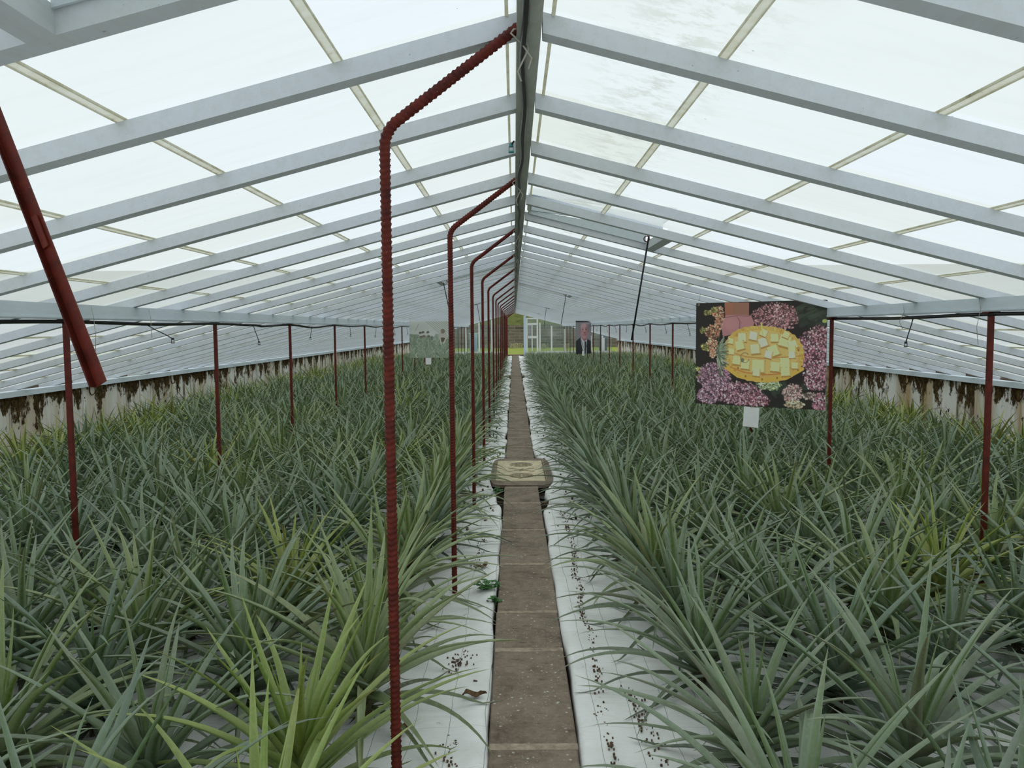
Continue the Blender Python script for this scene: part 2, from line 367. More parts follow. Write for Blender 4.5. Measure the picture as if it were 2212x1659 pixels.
# roof glazing, one structure for each slope
rnd = random.Random(4)
CELLS = [0.036, 0.545, 1.165, 1.785, 2.405, 3.025, 3.645, 4.265, 4.885, 5.505, 6.12]
VL = [1, 13, 25, 37, 49]; VR = [7, 19, 31, 43, 55]       # bays with an opening vent
GL = 0.012
def ceiling(sd, vents):
    vs, fs, pa = [], [], []
    y0k = int(YF / S) - 1
    for k in range(y0k, NB):
        ya, yb = k * S, (k + 1) * S
        if k == NB - 1: yb = YE + 0.1
        for c in range(len(CELLS) - 1):
            xa, xb = CELLS[c], CELLS[c + 1]
            if k in vents and xb < 1.0: continue
            if k in vents and xa < 1.0: xa = 0.99
            tone = min(1, max(0, rnd.gauss(0.62, 0.28)))
            i = len(vs)
            for (x, y) in ((xa, ya), (xb, ya), (xb, yb), (xa, yb)):
                vs.append((sd * x, y, roofz(x) + GL + (0.003 if x == xa else 0))); pa.append(tone)
            fs.append((i, i + 1, i + 2, i + 3))
    me = bpy.data.meshes.new('ceiling'); me.from_pydata(vs, [], fs); me.materials.append(M_ROOF)
    at = me.attributes.new('pane', 'FLOAT', 'POINT'); at.data.foreach_set('value', pa)
    o = struct(link('ceiling', me)); 
    for x in CELLS[1:-1]:
        mb = MB()
        segs = []; y = YF
        if x < 1.0:
            for k in vents: segs.append((y, k * S)); y = (k + 1) * S
        segs.append((y, YE))
        for a, b in segs:
            z = roofz(x)
            q = [(sd * (x - .011), roofz(x - .011) + .003), (sd * (x + .011), roofz(x + .011) + .003)]
            mb.add([(q[0][0], a, q[0][1]), (q[1][0], a, q[1][1]), (q[1][0], b, q[1][1]), (q[0][0], b, q[0][1])], [(0, 1, 2, 3)])
            for e in (-.0125, .0125): mb.bar((sd * (x + e), a, roofz(x + e) + .003), (sd * (x + e), b, roofz(x + e) + .003), .002, .008)
        mb.build('glazing_lath', M_LATH, o)
    mb = MB(); x = 0.066
    mb.prism([(sd * (x - .005), YF, roofz(x) - .004), (sd * (x + .005), YF, roofz(x) - .004), (sd * (x + .005), YF, roofz(x) + .010), (sd * (x - .005), YF, roofz(x) + .010)], (0, YE - YF, 0))
    mb.build('ridge_flashing', M_LATH, o)
    return o
ceiling(-1, VL); ceiling(1, VR)

# rafters
def rafter_mesh(sd):
    mb = MB(); xe = 6.05
    pts = [(sd * X0, 0, roofz(X0)), (sd * xe, 0, roofz(xe)), (sd * xe, 0, roofz(xe) - RD), (sd * X0, 0, roofz(X0) - RD)]
    mb.prism(pts, (0, RW, 0)); return mb.mesh('roof_rafter', M_RAFT)
for sd, nm in ((-1, 'left'), (1, 'right')):
    me = rafter_mesh(sd)
    for k in range(2, NB + 1):
        o = link('roof_rafter', me); o.location = (0, k * S + (.09 if k == 2 else 0), 0)
        n = k - 1
        if n == 1: lb = f'grey-blue painted rafter crossing the top {nm} corner, nearest of the {nm} roof slope'
        else: lb = f'grey-blue painted wooden rafter of the {nm} roof slope, {ordn(n)} from the front'
        tag(o, lb, 'rafter', f'rafters under the {nm} slope of glass')
# ridge board
tag(MB().box(-0.038, 0.030, YF, YE, 2.385, 2.475).build('ridge_beam', M_RIDGE), 'grey ridge beam running overhead above the central path', 'beam')
# side beams (purlins) and wall plates
def longbeam(name, x0, x1, z0, z1, label):
    mb = MB(); mb.box(x0, x1, YF, YE, z0, z1); mb.box(x0 - .004, x1 + .004, YF, YE, z0 + .006, z0 + .016)
    tag(mb.build(name, M_BEAM), label, 'beam')
longbeam('purlin', -DL - .035, -DL + .035, 1.640, 1.728, 'long pale grey beam carried by the left row of red posts')
longbeam('purlin', DR - .035, DR + .035, 1.640, 1.720, 'long pale grey beam carried by the right row of red posts')
tag(MB().box(-WL - .06, -WL + .06, YF, YE, 0.829, 0.893).build('wall_plate', M_BEAM), 'pale blue-grey timber plate lying on top of the left wall', 'beam')
tag(MB().box(WR - .06, WR + .06, YF, YE, 0.829, 0.893).build('wall_plate', M_BEAM), 'pale blue-grey timber plate lying on top of the right wall', 'beam')

# ------------------------------------------------------------------ end wall
e0 = YE
struct(MB().box(-6.0, -0.46, e0, e0 + .15, -0.1, 0.20).box(0.62, 6.0, e0, e0 + .15, -0.1, 0.20).build('wall_back', M_WHITE))
PXS = [-5.7, -4.98, -4.25, -3.53, -2.80, -2.07, -1.34, -0.44]
PXR = [1.36, 2.02, 2.75, 3.50, 4.23, 4.97, 5.46]
wn = 0
def window(xa, xb):
    global wn; wn += 1
    t = empty(f'window_{wn}', ((xa + xb) / 2, e0 + .03, 0.2)); struct(t)
    cx = (xa + xb) / 2; hw = (xb - xa) / 2; f = MB()
    za = roofz(xa) - 0.2 - RD; zb = roofz(xb) - 0.2 - RD
    f.box(-hw, -hw + .085, -.03, .04, 0, min(za, zb) - .02)
    f.box(-hw + .085, hw, -.02, .03, 0, 0.05)
    if wn in (7, 12): f.box(hw - .085, hw, -.03, .04, 0, min(za, zb) - .02)
    f.build('window_frame', M_WHITE, t)
    MB().prism([(-hw, 0.01, 0.05), (hw, 0.01, 0.05), (hw, 0.01, zb), (-hw, 0.01, za)], (0, .004, 0)).build('pane', M_CLEAR, t)
    return t
for i in range(len(PXS) - 1): window(PXS[i], PXS[i + 1])
for i in range(len(PXR) - 1): window(PXR[i], PXR[i + 1])
# open doorway: blue jamb post, fixed glazed leaf beside it
t = empty('door_1', (0.96, e0 - .05, 0)); struct(t)
f = MB()
for x in (-0.30, 0.30): f.box(x - .045, x + .045, -.03, .03, 0.0, 2.13)
f.box(-.3, .3, -.025, .025, 0.02, 0.20); f.box(-.3, .3, -.025, .025, 0.98, 1.10); f.box(-.3, .3, -.025, .025, 1.72, 1.84)
f.box(-.028, .028, -.02, .02, 0.2, 1.75); f.box(-.3, .3, -.025, .025, 2.05, 2.13)
f.build('door_frame', M_WHITE, t)
MB().box(-.3, .3, -.003, .003, 0.2, 2.05).build('pane', M_CLEAR, t)
MB().tube([(-.24, -.06, 1.0), (-.24, -.06, 1.12)], .012).build('door_handle', M_BLACK, t)
struct(MB().box(0.485, 0.62, e0 - .10, e0 + .08, -0.1, 2.25).build('trim_1', M_BLUE))
struct(MB().box(-0.50, -0.42, e0 - .10, e0 + .08, -0.1, 2.25).build('trim_2', M_WHITE))
t = empty('door_2', (-2.36, e0 + .3, 0)); struct(t)
MB().box(-.22, .22, 0, .04, 0.1, 1.25).build('door_leaf', M_BLUE, t); MB().box(-.26, .26, -.01, .05, 1.25, 1.31).build('door_head', M_WHITE, t)
t = empty('door_3', (5.0, e0 + .3, 0)); struct(t)
MB().box(-.22, .22, 0, .04, 0.0, 1.15).build('door_leaf', mat_flat('dark_slate_paint', (0.09, 0.11, 0.13)), t)
# outside: lawn, stone wall, hedge bank
tag(MB().box(-60, 60, 46.5, 62, -0.3, 0.02).build('lawn', M_LAWN), 'bright green lawn outside beyond the open end door', 'lawn', kind='structure')
tag(MB().box(-60, 60, 45.4, 46.9, -0.3, 0.01).build('path_earth', mat_flat('orange_earth', (0.17, 0.09, 0.03))), 'strip of orange earth at the outer doorstep', 'path', kind='structure')
tag(MB().box(-60, 60, 62, 63, -0.2, 1.80).build('stone_wall', M_STONE), 'grey-brown stone block wall standing outside beyond the end windows', 'wall')
mb = MB(); mb.prism([(-60, 63, 1.4), (-60, 64, 1.95), (-60, 78, 7.5), (-60, 90, 8), (-60, 90, 1.4)], (120, 0, 0))
tag(mb.build('hedge_bank', M_BANK), 'olive green grassy bank rising behind the stone wall', 'bank', kind='structure')
r_ = random.Random(8)
for i, (fx, fy) in enumerate([(-1.9, 58), (-0.1, 59.5), (0.25, 60.5), (2.1, 58), (3.9, 59)]):
    mb = MB()
    for j in range(26):
        a = r_.uniform(0, 6.28); rr = r_.uniform(0, .35); x, y = rr * math.cos(a), rr * math.sin(a); h = r_.uniform(.12, .38)
        mb.add([(x - .02, y, 0), (x + .02, y, 0), (x + .05 * math.cos(a), y, h)], [(0, 1, 2)])
        mb.box(x - .03, x + .03, y - .03, y + .03, h - .02, h + .04)
    o = mb.build('flower_clump', mat_flat('pale_flowers', (0.42, 0.40, 0.22)) if i == 0 else bpy.data.materials['pale_flowers']); o.location = (fx, fy, .02)
    tag(o, 'small pale flowering clump on the lawn, ' + ['left of the door', 'in view through the open doorway', 'at the foot of the wall in the doorway', 'just right of the glazed door', 'farther right of the glazed door'][i], 'plant', 'flower clumps on the lawn')

# ------------------------------------------------------------------ the path
bounds = [1.02, 1.90, 2.80, 3.69, 4.20, 5.06, 5.945, 6.85, 7.56]
y = 9.28; b2 = [9.28]
while y < 24.6: y += 0.88; b2.append(y)
b3 = [b2[-1] + 0.62]; y = b3[0]
while y < 44.2: y += 0.88; b3.append(min(y, 44.6))
PL, PR = -0.155, 0.172
r_ = random.Random(11)
sn = 0
def slab(a, b):
    global sn; sn += 1
    g = 0.008; j = [r_.uniform(-.004, .004) for _ in range(8)]
    h = 0.024 + r_.uniform(-.003, .003)
    xl, xr = PL - .005 + j[0], PR + j[1]; mb = MB()
    c = .006
    lo = [(xl, a + g, -.08), (xr, a + g + j[2], -.08), (xr, b - j[3], -.08), (xl, b, -.08)]
    md = [(p[0], p[1], h - c) for p in lo]
    tp = [(xl + c, a + g + c, h), (xr - c, a + g + j[2] + c, h), (xr - c, b - j[3] - c, h), (xl + c, b - c, h)]
    mb.add(lo + md + tp, [(0, 3, 2, 1)] + [(i, (i + 1) % 4, 4 + (i + 1) % 4, 4 + i) for i in range(4)] + [(4 + i, 4 + (i + 1) % 4, 8 + (i + 1) % 4, 8 + i) for i in range(4)] + [(8, 9, 10, 11)])
    o = mb.build('paving_slab', M_PATH)
    MB().box(PL, PR, b - .022, b + .022, -.07, h + .0015).build('mortar_joint', M_MORTAR, o)
    tag(o, f'worn brown-grey concrete slab of the central path, {ordn(sn)} from the camera', 'paving slab', 'slabs of the central path')
for bl in (bounds, b2, b3):
    for i in range(len(bl) - 1): slab(bl[i], bl[i + 1])
# decorated crossing slab
def cross_slab(ya, yb, xl, xr, label, deco):
    t = empty('crossing_slab', ((xl + xr) / 2, (ya + yb) / 2, 0)); tag(t, label, 'paving slab')
    hx, hy = (xr - xl) / 2, (yb - ya) / 2; mb = MB()
    out = []
    for i in range(24):                      # rounded right side
        a = 2 * PI * i / 24; e = 0.35
        x = hx * abs(math.cos(a)) ** e * (1 if math.cos(a) > 0 else -1); yy = hy * abs(math.sin(a)) ** e * (1 if math.sin(a) > 0 else -1)
        out.append((x, yy, 0.0))
    mb.prism(out, (0, 0, .032)); mb.build('slab_body', M_PATH, t)
    if deco:
        px, py = 0.235, 0.60
        MB().box(-px - .03, px, -py, py, .032, .037).build('cream_panel', M_CREAM, t)
        ln = MB()
        for cy in (-0.33, 0.33):
            for rr in (0.125, 0.108): ln.tube([(rr * math.cos(2 * PI * i / 28), cy + rr * math.sin(2 * PI * i / 28), .038) for i in range(29)], .004, 5, cap=False)
            for q in range(8):
                a = q * PI / 4
                ln.tube([(.02 * math.cos(a), cy + .02 * math.sin(a), .038), (.065 * math.cos(a + .35), cy + .065 * math.sin(a + .35), .039), (.10 * math.cos(a), cy + .10 * math.sin(a), .038)], .0035, 5)
                ln.tube([(.02 * math.cos(a), cy + .02 * math.sin(a), .038), (.065 * math.cos(a - .35), cy + .065 * math.sin(a - .35), .039), (.10 * math.cos(a), cy + .10 * math.sin(a), .038)], .0035, 5)
        for sg in (-1, 1):
            ln.tube([(-.14, sg * .10, .038), (-.07, sg * .055, .038), (0, sg * .03, .038), (.07, sg * .055, .038), (.14, sg * .10, .038)], .005, 5)
        ln.tube([(-.02, -.07, .038), (.02, -.02, .038), (-.02, .02, .038), (.02, .07, .038)], .006, 5)
        ln.build('cast_ornament', M_CAST, t)
        MB().box(px + .012, px + .024, -py, py, .030, .036).box(-px - .054, -px - .042, -py, py, .030, .036).build('border_line', M_CAST, t)
cross_slab(7.62, 9.22, -0.305, 0.335, 'broad slab across the path with cream panel and two cast round ornaments', True)
cross_slab(b2[-1] + .03, b3[0] - .01, -0.24, 0.27, 'plain wider slab crossing the path far down the house', False)
# black disc beside the decorated slab, the hole's darkness put into its colour
mb = MB(); mb.tube([(0, 0, 0), (0, .0, .012)], 0.09, 14); o = mb.build('drain_mouth', mat_flat('hole_shade_black', (0.008, 0.006, 0.004))); o.location = (.262, 7.40, -.055)
tag(o, 'dark drain hole beside the path, right of the decorated slab', 'drain')

# ------------------------------------------------------------------ ground cloth
def hashn(x, y, s=0.0):
    return (math.sin(x * 1.7 + s) * math.cos(y * 1.3 - s) + .5 * math.sin(x * 4.1 - y * 2.3 + s * 2) + .3 * math.sin(x * 7.7 + y * 5.9 + s)) / 1.8
def edge_x(sd, y):
    wob = .012 * math.sin(y * 2.1 + sd) + .010 * math.sin(y * 5.3 + 2 * sd) + .006 * math.sin(y * 11)
    base = (PR + .006) if sd > 0 else -(PL - .006)
    base += .008 + wob * .6
    for c, wd, am in ((8.35, 0.95, 0.155 if sd > 0 else 0.14), (b2[-1] + .3, .8, .12), (7.0 if sd > 0 else 7.1, .30, .05), (36.0, .4, .1)):
        base += am * math.exp(-((y - c) / wd) ** 4)
    if y > 11: base += .03 * max(0, math.sin(y * 1.9 + sd)) * (1 if sd < 0 else 1)
    return base
def cloth(sd, W, label):
    ys = list(np.arange(YF, 12, 0.06)) + list(np.arange(12, 44.3, 0.2)); vs = []; fs = []
    offs = [-.012, 0.0, .02, .045, .08, .12, .18, .26, .36, .48, .62, .8, 1.0, 1.3, 1.6, 2.0, 2.5, 3.0, 3.6, 4.2, 5.0]
    m = len(offs)
    for yy in ys:
        ex = edge_x(sd, yy)
        for j, q in enumerate(offs):
            x = min(ex + q * 1.12, W - .02)
            z = 0.006 + .016 * hashn(x * 1.5, yy * 1.5, sd) 
            z += .013 * math.exp(-((q - .04) / .05) ** 2) * (1 + .5 * math.sin(yy * 3.3 + sd))
            z += .010 * hashn(x * 6, yy * 6, sd * 2) * math.exp(-q)
            if j == 0: z = -.05
            vs.append((sd * x, yy, z))
    for i in range(len(ys) - 1):
        for j in range(m - 1):
            a = i * m + j; q = (a, a + 1, a + m + 1, a + m)
            fs.append(q if sd > 0 else q[::-1])
    me = bpy.data.meshes.new('ground_cloth'); me.from_pydata(vs, [], fs); me.materials.append(M_CLOTH)
    me.polygons.foreach_set('use_smooth', [True] * len(fs))
    o = link('ground_cloth', me)
    so = o.modifiers.new('thick', 'SOLIDIFY'); so.thickness = .003; so.offset = -1
    tag(o, label, 'ground cloth')
cloth(-1, WL, 'white woven weed-control cloth covering the planting bed left of the path')
cloth(1, WR, 'white woven weed-control cloth covering the planting bed right of the path')

# ================================================================== rebar props along the ridge
def rebar_mesh():
    # foot at the origin, rises, bends at ~45 degrees to the ridge
    xo, zb, zt = 0.0, 2.13, 2.415; dx = 0.385
    P = []; st = .004
    dirn = Vector((dx, 0, zt - zb)).normalized(); R = .09
    phi = math.atan2(dx, zt - zb); tl = R * math.tan(phi / 2)
    z = -.05
    while z < zb - tl: P.append((0, 0, z)); z += st
    cxx, czz = R, zb - tl; n = int(R * phi / st)
    for i in range(n): a = phi * i / n; P.append((cxx - R * math.cos(a), 0, czz + R * math.sin(a)))
    s0 = tl; Lt = math.hypot(dx, zt - zb)
    while s0 < Lt: P.append((dirn.x * s0, 0, zb + dirn.z * s0)); s0 += st
    r0 = .0138
    def rad(l, a, t):
        h = (l / .0165 + 1.0 * abs(math.sin(a)) * .55) % 1.0
        rib = max(0.0, 1 - abs(h - .5) / .22)
        side = max(0, abs(math.cos(a)) - .9) / .1
        return r0 + 0.0036 * min(1, rib * 1.5) * (1 - side) + .0018 * side + .0005 * math.sin(l * 9)
    mb = MB(); mb.tube(P, r0, 14, rad); return mb.mesh('rebar_rod', M_RED, True)
RB = rebar_mesh()
# plain-ish copy for the distant ones keeps the same shape
tie_mb = MB()
tie_mb.tube([(.33, .02, 2.37), (.37, -.02, 2.40), (.40, .02, 2.42), (.41, .03, 2.36), (.38, .03, 2.30), (.39, .02, 2.27)], .0028, 5)
tie_mb.tube([(.36, -.02, 2.39), (.39, .0, 2.37), (.42, .01, 2.33), (.41, .01, 2.30)], .0024, 5)
TIE = tie_mb.mesh('tie_wire', M_WIRE, True)
for i in range(1, 20):
    y = 3 * S * i
    t = empty('rebar_prop', (-0.4154 + (0.004 * math.sin(i * 2.2) if i > 2 else 0), y, 0), (0.0 if i < 3 else .02 * math.sin(i * 1.7)))
    link('rebar_rod', RB, t)
    if i < 9: link('tie_wire', TIE, t)
    lb = ('thick dark red ribbed steel bar nearest the camera, bent over to the ridge' if i == 1 else
          f'dark red ribbed steel bar bent over to the ridge, {ordn(i)} of the row')
    tag(t, lb, 'steel support', 'bent red bars in a row left of the path')

# ================================================================== red posts of the side rows
def post_mesh(h):
    mb = MB(); a, th = .026, .004
    prof = [(-a / 2, -a / 2), (a / 2, -a / 2), (a / 2, -a / 2 + th), (-a / 2 + th, -a / 2 + th), (-a / 2 + th, a / 2), (-a / 2, a / 2)]
    mb.prism([(x, y, -.05) for x, y in prof], (0, 0, h + .05)); return mb.mesh('post_shaft', M_RED)
PM = post_mesh(1.636); CAPM = MB().box(-.034, .034, -.03, .03, 1.632, 1.640).mesh('cap_plate', M_RED)
for sd, D, nm in ((-1, DL, 'left'), (1, DR, 'right')):
    for i in range(2, 20):
        t = empty('steel_post', (sd * D, 3 * S * i, 0), 0 if sd > 0 else PI / 2)
        link('post_shaft', PM, t); link('cap_plate', CAPM, t)
        tag(t, f'slim dark red steel post under the {nm} side beam, {ordn(i - 1)} from the front', 'post', f'red posts under the {nm} beam')

# ================================================================== irrigation
def hose(D, label, seed):
    r = random.Random(seed); P = []
    y = YF
    while y < YE - .3:
        ph = (y / (3 * S)) % 1.0
        sag = .020 * math.sin(PI * ph) ** 2 * (1 + .6 * math.sin(int(y / (3 * S)) * 2.1)) if y > 8 else .010 * math.sin(PI * ph) ** 2
        P.append((D + .012 * math.sin(y * 1.1), y, 1.626 - sag)); y += .14
    mb = MB(); mb.tube(P, .0115, 8); mb.tube([(p[0] + .022, p[1], p[2] + .004) for p in P], .005, 6)
    tag(mb.build('irrigation_hose', M_BLACK, smooth=True), label, 'hose')
hose(-DL, 'black irrigation hose slung under the left side beam', 1)
hose(DR, 'black irrigation hose slung under the right side beam', 2)
P = []; y = 1.2
while y < YE: P.append((-.012 + .006 * math.sin(y * 2.3) + .004 * math.sin(y * 7), y, 2.372 - .006 * math.sin(y * 4.1))); y += .1
mb = MB(); mb.tube(P, .010, 8)
tag(mb.build('irrigation_hose', M_BLACK, smooth=True), 'black irrigation hose tied under the ridge beam', 'hose')
def sprinkler(loc, lean, L, label, group, teal=False):
    t = empty('hanging_sprinkler', loc); lx, ly = lean
    P = [(0, 0, 0), (lx * .3, ly * .3, -L * .33), (lx * .7, ly * .7, -L * .68), (lx, ly, -L)]
    MB().tube(P, .0038, 6).build('drop_tube', M_BLACK, t, True)
    mb = MB(); z = -L
    mb.tube([(lx, ly, z + .006), (lx, ly, z - .008)], .010, 8); mb.tube([(lx, ly, z - .026), (lx, ly, z - .032)], .013, 8)
    for s_ in (-1, 1): mb.bar((lx + s_ * .009, ly, z - .006), (lx + s_ * .009, ly, z - .028), .003, .003, (0, 1, 0))
    mb.build('spray_head', M_TEAL if teal else M_BLACK, t, True)
    tag(t, label, 'sprinkler', group)
r_ = random.Random(3)
for sd, D, nm, y0 in ((-1, DL, 'left', 5.57), (1, DR, 'right', 5.45)):
    for i in range(15):
        y = y0 + 3 * S * i + (r_.uniform(-.25, .25) if i > 2 else 0)
        if i == 0: ln = (.17, .02) if sd < 0 else (-.045, 0); L = .10 if sd < 0 else .165
        elif i == 1 and sd < 0: ln = (.05, 0); L = .16
        else: ln = (r_.uniform(-.05, .05), r_.uniform(-.02, .02)); L = r_.uniform(.13, .17)
        sprinkler((sd * D, y, 1.612), ln, L, f'small black sprinkler dangling from the {nm} hose, {ordn(i + 1)} from the front', f'sprinklers on the {nm} hose')
sprinkler((-.046, 3.45, 2.37), (-.012, .02), .012, 'small teal sprinkler head at the ridge beyond the nearest bent bar', None, True)
r_ = random.Random(5)
# thin twine ends dangling from the side beams
for i, (x, y, l) in enumerate([(-DL + .05, 4.75, .17), (-DL + .05, 5.5, .10), (DR - .05, 4.6, .17), (DR - .05, 5.5, .08)]):
    mb = MB(); mb.tube([(x, y, 1.72), (x + .012, y, 1.66), (x + .02 * math.cos(i), y, 1.62 - l * .4), (x + .01, y + .01, 1.62 - l)], .0018, 5)
    tag(mb.build('twine_end', M_WIRE, smooth=True), ['pale twine dangling beside the nearest left red post', 'pale twine dangling beside the nearest left sprinkler', 'pale twine dangling beside the nearest right red post', 'pale twine dangling beside the nearest right sprinkler'][i], 'twine')

# ================================================================== roof vents with stay bars
def vent(sd, k, label, near=False):
    ya, yb = k * S + RW, (k + 1) * S + (.09 if k == 1 else 0); xh, xt = .07, .96
    t = empty('roof_vent', (0, (ya + yb) / 2, roofz(xt))); z0 = roofz(xt); hy = (yb - ya) / 2
    tz = roofz(xt) - z0
    # trimmer between the two rafters
    MB().prism([(sd * xt, -hy, tz), (sd * (xt + .06), -hy, tz - SL * .06), (sd * (xt + .06), -hy, tz - SL * .06 - RD), (sd * xt, -hy, tz - RD)], (0, 2 * hy, 0)).build('trimmer', M_RAFT, t)
    # raised glazed sash hinged at the ridge
    lift = .11; zh = roofz(xh) - z0 + .02; ze = tz + lift; f = MB()
    for yy in (-hy - .01, hy - .02): f.bar((sd * xh, yy + .015, zh + .02), (sd * (xt + .08), yy + .015, ze + .02), .03, .045)
    f.bar((sd * (xt + .08), -hy, ze + .02), (sd * (xt + .08), hy, ze + .02), .03, .045); f.bar((sd * xh, -hy, zh + .02), (sd * xh, hy, zh + .02), .03, .045)
    sash = f.build('sash_frame', M_BEAM, t)
    MB().add([(sd * xh, -hy, zh + .045), (sd * (xt + .08), -hy, ze + .045), (sd * (xt + .08), hy, ze + .045), (sd * xh, hy, zh + .045)], [(0, 1, 2, 3)]).build('sash_glass', M_ROOF, t)
    # upstand boards at both sides of the opening
    for yy in (-hy + .004, hy - .012):
        MB().prism([(sd * xh, yy, roofz(xh) - z0 - .01), (sd * xt, yy, tz - .01), (sd * xt, yy, tz + .085), (sd * xh, yy, roofz(xh) - z0 + .02)], (0, .008, 0)).build('upstand', M_BEAM, t)
    if not near:
        mb = MB(); mb.tube([(sd * .90 + .02 * math.cos(a), -.05, -.02 + .02 * math.sin(a)) for a in [2 * PI * i / 14 for i in range(15)]], .004, 6, cap=False)
        mb.build('eye_ring', M_RED, t, True)
    tag(t, label, 'roof vent', 'raised vents beside the ridge')
LBL = ['cut by the top left picture corner', 'nearest one fully in view on the left slope', 'second one in view on the left slope', 'third in view on the left slope', 'farthest on the left slope']
for i, k in enumerate(VL): vent(-1, k, 'raised glass roof vent, ' + LBL[i], k == 1)
LBR = ['nearest on the right slope with a long black rod', 'second on the right slope', 'third on the right slope', 'fourth on the right slope', 'farthest on the right slope']
for i, k in enumerate(VR): vent(1, k, 'raised glass roof vent, ' + LBR[i])
# thin rods
def rod(a, b, label):
    mb = MB(); mb.tube([a, ((a[0] + b[0]) / 2, (a[1] + b[1]) / 2, (a[2] + b[2]) / 2), b], .0062, 6)
    tag(mb.build('stay_rod', M_BLACK, smooth=True), label, 'rod', 'vent stay rods')
rod((.880, 5.45, 2.21), (.785, 5.62, 1.475), 'thin black rod hanging slantwise from the nearest right roof vent')
rod((-.97, 10.25, 2.20), (-.869, 10.3, 1.687), 'thin black rod hanging from the nearest fully visible left roof vent')
rod((.93, 14.8, 2.20), (.836, 14.9, 1.63), 'thin black rod hanging from the second right roof vent')
rod((-.96, 19.4, 2.20), (-.858, 19.5, 1.536), 'thin black rod hanging from the second visible left roof vent')
rod((.93, 23.9, 2.20), (.86, 24.0, 1.60), 'thin black rod hanging from the third right roof vent')
# near slotted stay bar (angle iron)
A = Vector((-1.075, 1.50, 2.150)); B = Vector((-0.0516 - .5276 * 1.27, 1.27, 1.5685 - .0641 * 1.27 - .004))
t = empty('stay_bar', A); d = (B - A); L = d.length; dn = d.normalized()
fr = Vector((0.96, -.28, 0)); sdv = (fr - dn * fr.dot(dn)).normalized(); nv = dn.cross(sdv)
mb = MB(); W_, T_ = .023, .003
def rect(s0, s1, w0, w1):
    q = [dn * s0 + sdv * w0, dn * s1 + sdv * w0, dn * s1 + sdv * w1, dn * s0 + sdv * w1]
    mb.prism([p - nv * T_ / 2 for p in q], nv * T_)
cur = 0.0
for s0, s1 in ((.16, .22), (.46, .515)):
    rect(cur, s0, -W_ / 2, W_ / 2); rect(s0, s1, -W_ / 2, -.004); rect(s0, s1, .004, W_ / 2); cur = s1
rect(cur, L, -W_ / 2, W_ / 2)
mb.build('slotted_web', M_RED, t)
m2 = MB(); q = [-sdv * W_ / 2, dn * L - sdv * W_ / 2, dn * L - sdv * (W_ / 2 - T_), -sdv * (W_ / 2 - T_)]
m2.prism([Vector(p) for p in q], nv * .014)
for a_, b_ in ((.155, .225), (.455, .52)): m2.prism([dn * a_ - sdv * .006 + nv * .003, dn * b_ - sdv * .006 + nv * .003, dn * b_ + sdv * .006 + nv * .003, dn * a_ + sdv * .006 + nv * .003], nv * .003); m2.build('flange_slot_backs', M_RED, t)  # flange, plus thin plates added behind the slots to keep them dark
tag(t, 'dark red slotted angle iron hanging diagonally at upper left, close to the camera', 'stay bar')

# ================================================================== curled roots under the wall plates
r_ = random.Random(21)
ROOTS = []
for v in range(4):
    mb = MB(); P = []; rr = .05 + .02 * r_.random()
    for i in range(13):
        a = PI * 1.0 - i * PI * (1.15 + .15 * v) / 12
        P.append((.0, rr * math.cos(a) * 1.3, -rr * 1.1 + rr * math.sin(-a) * 1.2 + (.05 if i == 0 else 0)))
    P = [(0, P[0][1], .0)] + P
    mb.tube(P, .006, 6, rad=lambda l, a, t: .008 * (1 - .5 * t)); ROOTS.append(mb.mesh('curled_root', M_ROOT, True))
for sd, W, nm, ys in ((-1, WL, 'left', [10.66, 11.9, 13.2, 14.5, 15.8, 17.2, 18.4, 19.8]), (1, WR, 'right', [9.1, 10.3, 11.7, 13.0, 14.3, 15.6, 17.0, 18.2])):
    for i, y in enumerate(ys):
        o = link('curled_root', ROOTS[(i + (sd > 0)) % 4]); o.location = (sd * (W - .014), y, .829); o.rotation_euler = (0, 0, PI if i % 2 else 0)
        tag(o, f'curled brown root hanging below the {nm} wall plate, {ordn(i + 1)} from the front', 'root', f'curled roots on the {nm} wall')

